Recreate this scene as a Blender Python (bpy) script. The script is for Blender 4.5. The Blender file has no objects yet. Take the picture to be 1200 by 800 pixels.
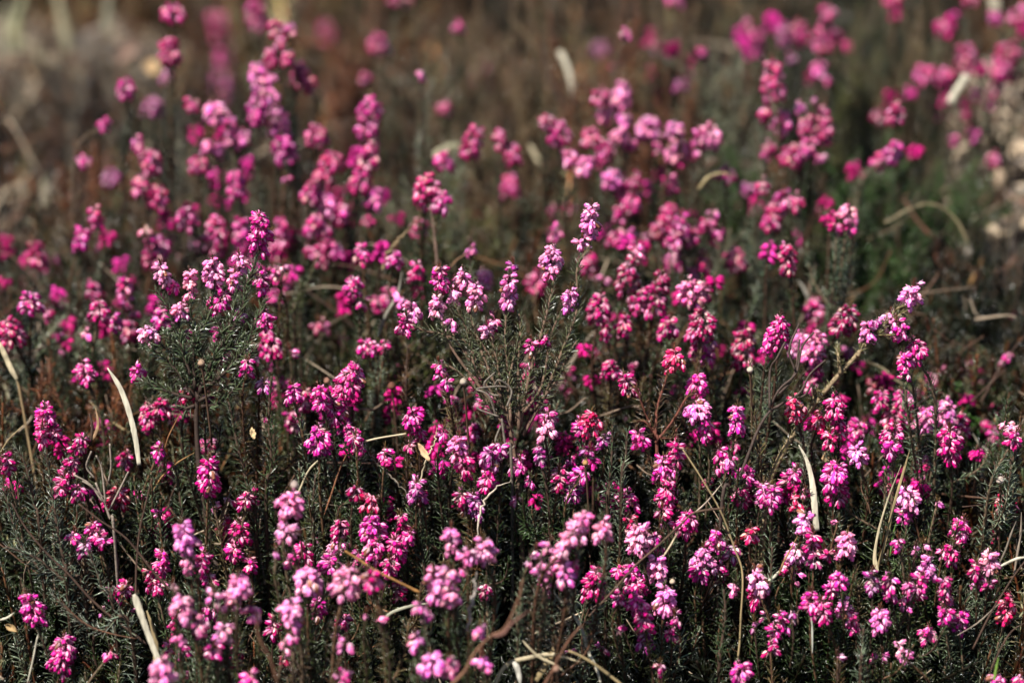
import bpy, math, random
import numpy as np
from mathutils import Vector, Matrix

rng = np.random.default_rng(11)
random.seed(11)
C = bpy.context.scene.collection
sc = bpy.context.scene

# ------------------------------------------------------------------ camera frame
FOC, PITCH, CAMZ = 85.0, math.radians(20), 0.70
CAM = np.array([0., 0., CAMZ])
FWD = np.array([0, math.cos(PITCH), -math.sin(PITCH)])
UP = np.array([0, math.sin(PITCH), math.cos(PITCH)])
RT = np.array([1., 0, 0])
K = 36.0 / FOC / 1200.0            # metres per photograph pixel at one metre


def P(x, y, D):
    return CAM + D * (FWD + (x - 600) * K * RT + (400 - y) * K * UP)


_cy = np.array([0.3, .6, .85, 1.026, 1.10, 1.22, 1.35, 1.54, 1.81, 2.17, 3.0, 6.0])
_cz = np.array([-.80, -.76, -.66, -.546, -.490, -.4446, -.4385, -.441, -.448, -.46, -.47, -.48]) + CAMZ


def vnoise(x, y, s, seed=0):
    """smooth 2D value noise, 0..1"""
    x = np.asarray(x, float) / s; y = np.asarray(y, float) / s
    xi = np.floor(x).astype(int); yi = np.floor(y).astype(int)
    fx = x - xi; fy = y - yi
    fx = fx * fx * (3 - 2 * fx); fy = fy * fy * (3 - 2 * fy)

    def h(a, b):
        v = np.sin(a * 127.1 + b * 311.7 + seed * 74.7) * 43758.5453
        return v - np.floor(v)
    return ((h(xi, yi) * (1 - fx) + h(xi + 1, yi) * fx) * (1 - fy) +
            (h(xi, yi + 1) * (1 - fx) + h(xi + 1, yi + 1) * fx) * fy)


def hit(x, y, h=.008):
    """distance at which the sight line through a photo pixel meets the ground"""
    for D in np.arange(1.0, 4.0, .01):
        p = P(x, y, D)
        if p[2] < ground(p[0], p[1]) + h: return float(D)
    return 4.0


def canopy(X, Y):
    return np.interp(Y, _cy, _cz) + (vnoise(X, Y, .11, 3) - .5) * .03


MOUNDS = [(.395, 1.66, .058, .26, .165), (-.35, 1.66, .035, .08, .10), (-.45, 2.25, .13, .20, .09)]


def mound(X, Y):
    """low banks of dead leaves and straw where no heather grows"""
    h = np.zeros(np.shape(X))
    for a, b, sx, sy, z in MOUNDS:
        h = np.maximum(h, z * np.exp(-((X - a) / sx) ** 2 / 2 - ((Y - b) / sy) ** 2 / 2))
    return h


def ground(X, Y):
    return mound(X, Y) + np.interp(Y, _cy, _cz) - .15 + (vnoise(X, Y, .09, 5) - .5) * .03 + (vnoise(X, Y, .025, 6) - .5) * .008


# ------------------------------------------------------------------ mesh builder (triangles, numpy)
class MB:
    def __init__(s):
        s.v, s.f, s.m, s.c, s.n = [], [], [], [], 0

    def add(s, v, f, m=0, c=(1, 1, 1)):
        v = np.asarray(v, float).reshape(-1, 3); f = np.asarray(f, int).reshape(-1, 3)
        s.v.append(v); s.f.append(f + s.n); s.n += len(v)
        s.m.append(np.full(len(f), m) if np.isscalar(m) else np.asarray(m))
        c = np.asarray(c, float)
        s.c.append(np.tile(c, (len(v), 1)) if c.ndim == 1 else c)

    def add_many(s, V, F, M, Cc, mats, offs, scl, tint):
        """template (V,F,M) placed at many rotations/offsets/scales; tint per copy"""
        k = len(offs)
        if k == 0: return
        A = np.einsum('kij,vj->kvi', mats, V) * np.asarray(scl).reshape(-1, 1, 1) + offs[:, None, :]
        n = len(V)
        Fa = (F[None] + (np.arange(k) * n)[:, None, None]).reshape(-1, 3)
        Ca = (Cc[None] * tint[:, None, :]).reshape(-1, 3)
        s.add(A.reshape(-1, 3), Fa, np.tile(M, k), Ca)

    def build(s, name, mats, smooth=True):
        v = np.concatenate(s.v); f = np.concatenate(s.f); m = np.concatenate(s.m); c = np.concatenate(s.c)
        me = bpy.data.meshes.new(name)
        me.vertices.add(len(v)); me.vertices.foreach_set('co', v.astype(np.float32).ravel())
        me.loops.add(f.size); me.loops.foreach_set('vertex_index', f.astype(np.int32).ravel())
        me.polygons.add(len(f))
        me.polygons.foreach_set('loop_start', np.arange(0, f.size, 3, dtype=np.int32))
        me.polygons.foreach_set('loop_total', np.full(len(f), 3, dtype=np.int32))
        me.polygons.foreach_set('material_index', m.astype(np.int32))
        me.polygons.foreach_set('use_smooth', np.full(len(f), smooth))
        at = me.color_attributes.new('tint', 'FLOAT_COLOR', 'POINT')
        at.data.foreach_set('color', np.concatenate([c, np.ones((len(c), 1))], 1).astype(np.float32).ravel())
        me.update()
        for mt in mats: me.materials.append(mt)
        return me


def link(name, me, parent=None, loc=None):
    o = bpy.data.objects.new(name, me); C.objects.link(o)
    if parent is not None: o.parent = parent
    if loc is not None: o.location = loc
    return o


def unit(a):
    a = np.asarray(a, float)
    return a / (np.linalg.norm(a, axis=-1, keepdims=True) + 1e-12)


def catmull(pts, n=6):
    pts = np.asarray(pts, float)
    if len(pts) < 3:
        t = np.linspace(0, 1, n + 1)[:, None]
        return pts[0] * (1 - t) + pts[-1] * t
    p = np.vstack([2 * pts[0] - pts[1], pts, 2 * pts[-1] - pts[-2]])
    out = []
    for i in range(1, len(p) - 2):
        for t in np.linspace(0, 1, n, endpoint=False):
            out.append(.5 * ((2 * p[i]) + (-p[i - 1] + p[i + 1]) * t + (2 * p[i - 1] - 5 * p[i] + 4 * p[i + 1] - p[i + 2]) * t * t
                             + (-p[i - 1] + 3 * p[i] - 3 * p[i + 1] + p[i + 2]) * t ** 3))
    out.append(p[-2])
    return np.array(out)


def tube(mb, path, r0, r1, sides=6, m=0, c=(1, 1, 1), knobby=0., flat=1., side=None, prof=None):
    """tapered tube; flat<1 squashes it into a blade whose broad side runs along `side`"""
    path = np.asarray(path, float); n = len(path)
    T = unit(np.gradient(path, axis=0))
    ref = np.array([.13, .97, .2]) if side is None else np.asarray(side, float)
    if side is None:
        A = unit(np.cross(T, ref)); B = np.cross(T, A)
    else:
        A = unit(ref - (T @ ref)[:, None] * T); B = np.cross(T, A)
    t = np.linspace(0, 1, n)
    r = r0 + (r1 - r0) * t
    if prof is not None: r = r * np.interp(t, prof[0], prof[1])
    if knobby: r = r * (1 + knobby * rng.uniform(-1, 1, n))
    a = np.arange(sides) * 2 * math.pi / sides
    V = path[:, None] + r[:, None, None] * (np.cos(a)[None, :, None] * A[:, None] + flat * np.sin(a)[None, :, None] * B[:, None])
    V = V.reshape(-1, 3)
    i, j = np.meshgrid(np.arange(n - 1), np.arange(sides), indexing='ij'); i = i.ravel(); j = j.ravel(); k = (j + 1) % sides
    q = np.stack([i * sides + j, i * sides + k, (i + 1) * sides + k, (i + 1) * sides + j], 1)
    F = np.concatenate([q[:, [0, 1, 2]], q[:, [0, 2, 3]]])
    e0, e1 = len(V), len(V) + 1
    V = np.vstack([V, path[0], path[-1]])
    j = np.arange(sides); k = (j + 1) % sides
    F = np.concatenate([F, np.stack([np.full(sides, e0), k, j], 1), np.stack([np.full(sides, e1), (n - 1) * sides + j, (n - 1) * sides + k], 1)])
    mb.add(V, F, m, c)


def frames(d, roll=None):
    """rotation matrices whose third column is d"""
    d = unit(d)
    h = np.where(np.abs(d[:, 2:3]) > .95, np.array([[1., 0, 0]]), np.array([[0, 0, 1.]]))
    x = unit(np.cross(h, d)); y = np.cross(d, x)
    if roll is not None:
        c, s_ = np.cos(roll)[:, None], np.sin(roll)[:, None]
        x, y = x * c + y * s_, -x * s_ + y * c
    return np.stack([x, y, d], 2)


# ------------------------------------------------------------------ materials
def nodes(name):
    m = bpy.data.materials.new(name); m.use_nodes = True
    n, l = m.node_tree.nodes, m.node_tree.links
    return m, n, l, n['Principled BSDF'], n['Material Output']


def plant_mat(name, base, rough=.5, spec=.5, noise=.35, scale=900, transl=0., objcol=False, mul=1.):
    m, n, l, b, out = nodes(name)
    at = n.new('ShaderNodeAttribute'); at.attribute_name = 'tint'
    tc = n.new('ShaderNodeTexCoord'); nz = n.new('ShaderNodeTexNoise'); nz.inputs['Scale'].default_value = scale
    nz.inputs['Detail'].default_value = 3
    l.new(tc.outputs['Object'], nz.inputs['Vector'])
    mr = n.new('ShaderNodeMapRange'); mr.inputs['From Min'].default_value = .3; mr.inputs['From Max'].default_value = .7
    mr.inputs['To Min'].default_value = 1 - noise; mr.inputs['To Max'].default_value = 1 + noise
    l.new(nz.outputs['Fac'], mr.inputs['Value'])
    mx = n.new('ShaderNodeMix'); mx.data_type = 'RGBA'; mx.blend_type = 'MULTIPLY'; mx.inputs[0].default_value = 1
    mx.inputs[6].default_value = (*base, 1)
    if objcol:
        oi = n.new('ShaderNodeObjectInfo')
        if mul != 1.:                                   # sepals: the same hue mixed towards pale pink
            pm = n.new('ShaderNodeMix'); pm.data_type = 'RGBA'; pm.inputs[0].default_value = mul
            pm.inputs[7].default_value = (*base, 1)
            l.new(oi.outputs['Color'], pm.inputs[6]); l.new(pm.outputs[2], mx.inputs[6])
        else:
            l.new(oi.outputs['Color'], mx.inputs[6])
    l.new(at.outputs['Color'], mx.inputs[7])
    m2 = n.new('ShaderNodeVectorMath'); m2.operation = 'SCALE'
    l.new(mx.outputs[2], m2.inputs[0]); l.new(mr.outputs[0], m2.inputs['Scale'])
    l.new(m2.outputs[0], b.inputs['Base Color'])
    b.inputs['Roughness'].default_value = rough
    b.inputs['Specular IOR Level'].default_value = spec
    if transl > 0:
        tr = n.new('ShaderNodeBsdfTranslucent'); l.new(m2.outputs[0], tr.inputs['Color'])
        ms = n.new('ShaderNodeMixShader'); ms.inputs[0].default_value = transl
        l.new(b.outputs[0], ms.inputs[1]); l.new(tr.outputs[0], ms.inputs[2]); l.new(ms.outputs[0], out.inputs['Surface'])
    return m


M_COR = plant_mat('corolla', (.6, .05, .3), .5, .22, .18, 500, .28, True)
M_SEP = plant_mat('sepal', (.98, .78, .88), .42, .30, .14, 500, .14, True, .29)
M_ANT = plant_mat('anther', (.035, .012, .02), .6, .3)
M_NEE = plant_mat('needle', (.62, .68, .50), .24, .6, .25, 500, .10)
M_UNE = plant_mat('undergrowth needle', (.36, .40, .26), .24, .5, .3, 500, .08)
M_STM = plant_mat('bark', (.72, .68, .65), .75, .2, .4, 900)
M_STR = plant_mat('straw', (.92, .9, .84), .55, .3, .14, 220, .15)
M_LIT = plant_mat('litter', (.7, .66, .62), .8, .15, .35, 200, .08)

GREEN = [(.050, .070, .030), (.075, .095, .055), (.13, .15, .115), (.07, .072, .03), (.035, .055, .022), (.19, .205, .175)]
BROWN = [(.10, .055, .026), (.17, .115, .07), (.07, .038, .026), (.12, .055, .025), (.24, .19, .14)]
TONE = {'m': (.55, .004, .16), 'd': (.40, .003, .105), 'p': (.65, .016, .26), 'w': (.88, .19, .48), 'r': (.56, .006, .085), 'u': (.38, .03, .20)}
TONEW = {'m': 'magenta', 'd': 'deep magenta', 'p': 'pink', 'w': 'pale pink', 'r': 'crimson', 'u': 'dusty purple'}


# ------------------------------------------------------------------ templates
def bell_template(seed, bud=0.):
    """one flower hanging along +Z from the origin, unit length; corolla urn, four sepals, anthers"""
    r = np.random.default_rng(seed); mb = MB()
    # stalk
    tube(mb, np.array([[0, 0, -.22], [0, 0, -.05], [0, 0, .12]]), .035, .05, 4, 1, (.75, .5, .6))
    zs = np.array([.08, .14, .26, .42, .60, .76, .88, .95, .93])
    rs = np.array([.05, .13, .20, .235, .225, .185, .145, .150, .09])
    S = 8; a = np.arange(S) * 2 * math.pi / S
    jit = 1 + r.uniform(-.05, .05, (len(zs), S)); lobes = np.where(np.arange(S) % 2 == 0, .05, -.03)
    V = []
    for i, (z, q) in enumerate(zip(zs, rs)):
        zz = z + (lobes if i in (7,) else 0) * np.ones(S)
        V.append(np.stack([np.cos(a) * q * jit[i], np.sin(a) * q * jit[i], zz], 1))
    V = np.concatenate(V); n = len(zs)
    i, j = np.meshgrid(np.arange(n - 1), np.arange(S), indexing='ij'); i = i.ravel(); j = j.ravel(); k = (j + 1) % S
    q = np.stack([i * S + j, i * S + k, (i + 1) * S + k, (i + 1) * S + j], 1)
    tz = np.interp(V[:, 2], [0, .5, 1], [1.08, 1., .92])
    mb.add(V, np.concatenate([q[:, [0, 1, 2]], q[:, [0, 2, 3]]]), 0, np.stack([tz] * 3, 1))
    for s in range(4):                                    # sepals, slightly keeled, standing off the bell
        ang = s * math.pi / 2 + r.uniform(-.15, .15); ca, sa = math.cos(ang), math.sin(ang)
        z = np.array([.06, .25, .45, .62 + r.uniform(0, .12)]); rad = np.array([.06, .25, .285, .30 + r.uniform(0, .12)]); w = np.array([.05, .125, .10, .004])
        L, M_, R_ = [], [], []
        for zz, rr, ww in zip(z, rad, w):
            c = np.array([ca * rr, sa * rr, zz]); t = np.array([-sa, ca, 0]) * ww
            L.append(c + t - .02 * np.array([ca, sa, 0])); M_.append(c + .022 * np.array([ca, sa, 0])); R_.append(c - t - .02 * np.array([ca, sa, 0]))
        V = np.array(L + M_ + R_); F = []
        for e in range(3):
            for o1, o2 in ((0, 4), (4, 8)):
                F += [[o1 + e, o2 + e, o2 + e + 1], [o1 + e, o2 + e + 1, o1 + e + 1]]
        mb.add(V, F, 1, (1, 1, 1))
    if not bud:
        for s in range(5):                                # dark anthers just out of the mouth
            ang = s * 1.257 + r.uniform(-.3, .3); q = .075
            p = np.array([math.cos(ang) * q, math.sin(ang) * q, .90]); e = p + np.array([math.cos(ang) * .035, math.sin(ang) * .035, .19])
            tube(mb, np.array([p, (p + e) / 2, e]), .034, .030, 4, 2)
    return mb


def tmpl(mb):
    return np.concatenate(mb.v), np.concatenate(mb.f), np.concatenate(mb.m), np.concatenate(mb.c)


BELL_MB = [bell_template(s) for s in range(5)] + [bell_template(9, 1)]
BELL_T = [tmpl(b) for b in BELL_MB]
BELL_ME = [b.build('flower', [M_COR, M_SEP, M_ANT]) for b in BELL_MB]


def needle_T(curve=.12, w=.055):
    """unit-long needle along +Z, triangular section, bent towards +Y"""
    V = []; t = np.array([0, .35, .78])
    for z, ww in zip(t, (w * .55, w, w * .75)):
        y = curve * z * z
        V += [[-ww, y, z], [ww, y, z], [0, y - ww * .8, z]]
    V.append([0, curve, 1.0]); F = []
    for s in range(2):
        for a in range(3):
            b = (a + 1) % 3; o = s * 3
            F += [[o + a, o + b, o + 3 + b], [o + a, o + 3 + b, o + 3 + a]]
    F += [[6, 7, 9], [7, 8, 9], [8, 6, 9]]
    V = np.array(V); return V, np.array(F), np.zeros(len(F), int), np.ones((len(V), 3))


NEEDLES = [needle_T(c, w) for c, w in ((.10, .070), (-.16, .062), (.22, .072), (-.3, .066))]


def needles_along(mb, path, L, step, per, ang0=50, tint=(1, 1, 1), t0=0., t1=1., taper=True, m=0, spread=14, var=.25):
    """whorls of needles around a stem path"""
    path = np.asarray(path); seg = np.linalg.norm(np.diff(path, axis=0), axis=1); s = np.concatenate([[0], np.cumsum(seg)]); tot = s[-1]
    k = max(1, int((t1 - t0) * tot / step))
    ss = (t0 + (t1 - t0) * (np.arange(k) + .5) / k) * tot
    ss = np.repeat(ss, per) + rng.normal(0, step * .18, k * per)
    Pt = np.stack([np.interp(ss, s, path[:, i]) for i in range(3)], 1)
    T = unit(np.stack([np.interp(ss + 1e-3, s, path[:, i]) - np.interp(ss - 1e-3, s, path[:, i]) for i in range(3)], 1) + 1e-9)
    ph = np.repeat(np.arange(k) * .79, per) + np.tile(np.arange(per) * 2 * math.pi / per, k) + rng.normal(0, .25, k * per)
    h = np.array([[.3, .9, .1]]); A = unit(np.cross(T, h)); B = np.cross(T, A)
    O = A * np.cos(ph)[:, None] + B * np.sin(ph)[:, None]
    f = (ss / tot - t0) / max(t1 - t0, 1e-6)
    el = np.radians(ang0 - 22 * np.clip(f, 0, 1) ** 3 + rng.normal(0, spread, k * per))
    D = unit(T * np.cos(el)[:, None] + O * np.sin(el)[:, None])
    # roll so that the bend lies in the plane of the stem
    x = unit(np.cross(D, T)); y = np.cross(D, x)
    Mx = np.stack([x, -y, D], 2)
    sc_ = L * rng.uniform(.75, 1.15, k * per)
    if taper: sc_ *= np.interp(f, [0, .8, 1], [1, .95, .6])
    keep = rng.random(k * per) < np.interp(f, [0, .25, 1], [.6, .9, 1])
    tt = np.asarray(tint)[None] * rng.uniform(1 - var, 1 + var, (k * per, 1)) * (1 + rng.normal(0, .06, (k * per, 3)))
    which = rng.integers(0, len(NEEDLES), k * per)
    for w in range(len(NEEDLES)):
        q = keep & (which == w)
        V, F, M_, Cc = NEEDLES[w]
        mb.add_many(V, F, np.full(len(F), m), Cc, Mx[q], Pt[q], sc_[q], np.clip(tt[q], 0, 2))


# ------------------------------------------------------------------ sprigs
N_FLOWERS = 0


def spike(parent, root, base, axis, w, h, tone, sharp, mpx):
    """a flower head. base: its lower end (world), axis: unit, w/h metres, mpx: metres per photo pixel there"""
    global N_FLOWERS
    base = base - root
    area = (w / mpx) * (h / mpx) * (mpx / (1.2 * K)) ** 2
    nf = int(np.clip(round(area / (19 if sharp else 19)), 1, 60))
    bl = .0047 * rng.uniform(.92, 1.08)
    if w < 14 * mpx: bl *= .92
    col = np.array(TONE[tone]) * rng.uniform(.88, 1.12) * np.array([1, rng.uniform(.8, 1.3), rng.uniform(.85, 1.12)]) * (1 if sharp or w > 40 * mpx else .84) * np.array([1, 1 if sharp else .75, 1 if sharp else .9])
    mb = MB()
    tip = base + axis * h
    few = nf <= 3
    tube(mb, catmull([base - axis * .002, base + axis * h * .5, tip], 4), .00055, .00035, 5, 0, (.10, .05, .03))
    tn = random.choice([(.16, .045, .03), (.10, .04, .03), (.07, .06, .03), (.13, .07, .03)])
    needles_along(mb, np.array([base + axis * h * .75, tip + axis * .0022]), .0042, .0009, 4, 26, tn, m=1)      # young leaves at the tip
    needles_along(mb, np.array([base - axis * .001, tip]), .0048, .0026, 3, 62, (.06, .055, .03), m=1)
    A = unit(np.cross(axis, [.2, .9, .3])); B = np.cross(axis, A)
    ga = rng.uniform(0, 6.28)
    i = np.arange(nf)
    t = (i + .5) / nf + rng.normal(0, .02, nf)
    ph = ga + i * 2.39996 + rng.normal(0, .45, nf)
    if few: ph = rng.uniform(2.6, 5.8, nf)
    O = A * np.cos(ph)[:, None] + B * np.sin(ph)[:, None]
    # out and down; the highest ones point further out
    dn = np.radians(np.interp(t, [0, .6, 1], [52, 36, 6]) + rng.normal(0, 18, nf))
    g = np.array([0, 0, -1.])
    d = unit(O * np.cos(dn)[:, None] + (-.45 * axis + .55 * g)[None] * np.sin(dn)[:, None])
    reach = bl * np.cos(dn)
    want = w / 2 * np.interp(t, [0, .25, .75, 1], [.72, 1, .95, .55])
    off = np.clip(want - reach, .0003, .0045)
    pos = base + axis * h * np.clip(t, .02, .98)[:, None] * .96 + axis * (.0012) + O * off[:, None] + rng.normal(0, .0007, (nf, 3))
    scl = bl * rng.uniform(.82, 1.12, nf) * np.interp(t, [0, .8, 1], [1, 1, .72])
    R = frames(d, rng.uniform(0, 6.28, nf))
    tint = np.concatenate([(v := rng.uniform(.62, 1.25, (nf, 1))), v * rng.uniform(.7, 1.6, (nf, 1)), v * rng.uniform(.9, 1.25, (nf, 1))], 1)
    o = None
    if sharp:
        me = mb.build('flower_spike', [M_STM, M_NEE]); o = link('flower_spike', me, parent)
        for q in range(nf):
            b = link('flower', BELL_ME[rng.integers(0, 5) if t[q] < .9 else 5], o)
            b.matrix_local = Matrix(np.block([[R[q] * scl[q] * np.array([[1.12, 1.12, 1]]), pos[q][:, None]], [np.zeros((1, 3)), np.ones((1, 1))]]).tolist())
            cc = col * tint[q]; 
            if rng.random() < .035: cc = np.array([.26, .10, .06]) * rng.uniform(.6, 1.4)
            b.color = (*np.clip(cc, 0, 1), 1)
            N_FLOWERS += 1
    else:
        # joined head: bells share the mesh with the axis
        which = rng.integers(0, 5, nf)
        for w_ in range(5):
            q = which == w_
            V, F, M_, Cc = BELL_T[w_]
            mb.add_many(V * np.array([1.12, 1.12, 1]), F, M_ + 2, Cc, R[q], pos[q], scl[q], tint[q])
        me = mb.build('flower_spike', [M_STM, M_NEE, M_COR, M_SEP, M_ANT]); o = link('flower_spike', me, parent)
        o.color = (*np.clip(col, 0, 1), 1)
    return o


def empty(name, loc, label, cat, group=None):
    o = bpy.data.objects.new(name, None); C.objects.link(o); o.location = tuple(loc)
    o.empty_display_size = .01
    o['label'] = label; o['category'] = cat
    if group: o['group'] = group
    return o


def depth_of(cls, y):
    if cls == 0: return float(np.interp(y, [250, 400, 600, 700, 800], [1.215, 1.205, 1.185, 1.165, 1.140])) + rng.uniform(-.008, .010)
    if cls == 1: return float(np.interp(y, [200, 400, 600], [1.33, 1.275, 1.23])) + rng.uniform(-.012, .012)
    if cls == 2: return float(np.interp(y, [0, 200, 450], [1.47, 1.43, 1.335])) + rng.uniform(-.02, .02)
    if cls == 3: return float(np.interp(y, [0, 200, 450], [1.66, 1.58, 1.45])) + rng.uniform(-.03, .03)
    if cls == 4: return float(np.interp(y, [0, 250], [2.15, 1.95])) + rng.uniform(-.04, .04)
    return float(np.interp(y, [560, 700, 800], [1.115, 1.098, 1.080])) + rng.uniform(-.01, .01)      # -1: nearer than the focus


def tip_axis(lean, D):
    a = math.radians(lean)
    v = RT * math.sin(a) + np.array([0, 0, 1.]) * math.cos(a) + np.array([0, rng.normal(0, .10), 0])
    return unit(v)


STEMC = [(.055, .028, .018), (.075, .035, .02), (.045, .026, .018), (.10, .055, .03), (.12, .085, .055)]


def leaf_tint(kind=None):
    return random.choice(GREEN if kind is None else kind)


def sprig(cls, heads, label):
    h0 = heads[0]
    D = depth_of(cls, h0[1] + h0[3])
    infos = []
    soft = {-1: 1, 0: 0, 1: 0, 2: 1, 3: 2, 4: 4}[cls]          # the blur widens a head in the picture
    for (x, y, w, h, tone, lean) in heads:
        y, w, h = y + soft / 2, max(w - soft, w * .6), max(h - soft, h * .6)
        d = D + rng.normal(0, .004)
        ax = tip_axis(lean, d); m = K * d
        top = P(x, y, d)
        # the lower end of the head so that it spans h pixels in the picture
        bs = top - ax * max(h - 4, 3) * m
        infos.append((top, bs, ax, w * m, max(h - 4, 3) * m, tone, m, d))
    cx = np.mean([i[1][0] for i in infos]); cy = np.mean([i[1][1] for i in infos])
    ml = np.mean([h[5] for h in heads])
    rx = cx - .035 * math.sin(math.radians(ml)) * 2 + rng.normal(0, .008); ry = cy + rng.uniform(-.004, .02)
    root = np.array([rx, ry, float(ground(rx, ry)) - .004])
    e = empty('heather_sprig', root, label, 'heather sprig', 'flowering heather sprigs')
    st, fo = MB(), MB()
    sc_ = random.choice(STEMC); lt = leaf_tint(); brown = rng.random() < .2
    if brown: lt = random.choice(BROWN[:4])
    join = None
    for n, (top, bs, ax, w, h, tone, m, d) in enumerate(infos):
        b = bs - root
        if n == 0:
            mid1 = b - ax * .028; mid2 = b * .45 + rng.normal(0, .004, 3); mid2[2] = b[2] * .45
            pth = catmull([np.zeros(3), mid2, mid1, b + ax * h * .1], 8)
            join = mid2
            tube(st, pth, .0011, .0006, 6, 0, sc_, .12)
            t0 = max(.25, 1 - .085 / max(b[2], .05))
        else:
            mid1 = b - ax * .016
            j2 = join * .6 + mid1 * .4
            pth = catmull([join, j2, mid1, b + ax * h * .1], 7)
            tube(st, pth, .0008, .0005, 5, 0, sc_, .12)
            t0 = .15
        step = .0024 if cls <= 1 else .0034
        needles_along(fo, pth, .0062, step, 4, 56, lt, t0, 1.)
        spike(e, root, bs, ax, w, h, tone, cls in (0, -1) and w / m >= 20, m)
    b0 = infos[0][1] - root
    for q in range(3 if cls in (0, 1, 2) else 2):                # leafy side shoots, no flowers
        f = rng.uniform(.30, .62); s0 = join * (1 - f) + b0 * f if rng.random() < .6 else join
        e1 = s0 + np.array([rng.normal(0, .016), rng.normal(0, .012), rng.uniform(.018, .045)])
        e1[2] = min(e1[2], b0[2] - .004)
        md = (s0 + e1) / 2 + np.array([e1[0] - s0[0], e1[1] - s0[1], -.010]) * .25
        sp = catmull([s0, md, e1], 7); tube(st, sp, .0007, .0004, 5, 0, sc_, .12)
        needles_along(fo, sp, .0060, step, 4, 56, np.array(lt) * rng.uniform(.7, 1.3), .05, 1.)
    link('stem', st.build('stem', [M_STM]), e)
    link('foliage', fo.build('foliage', [M_NEE]), e)
    return e


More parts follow.
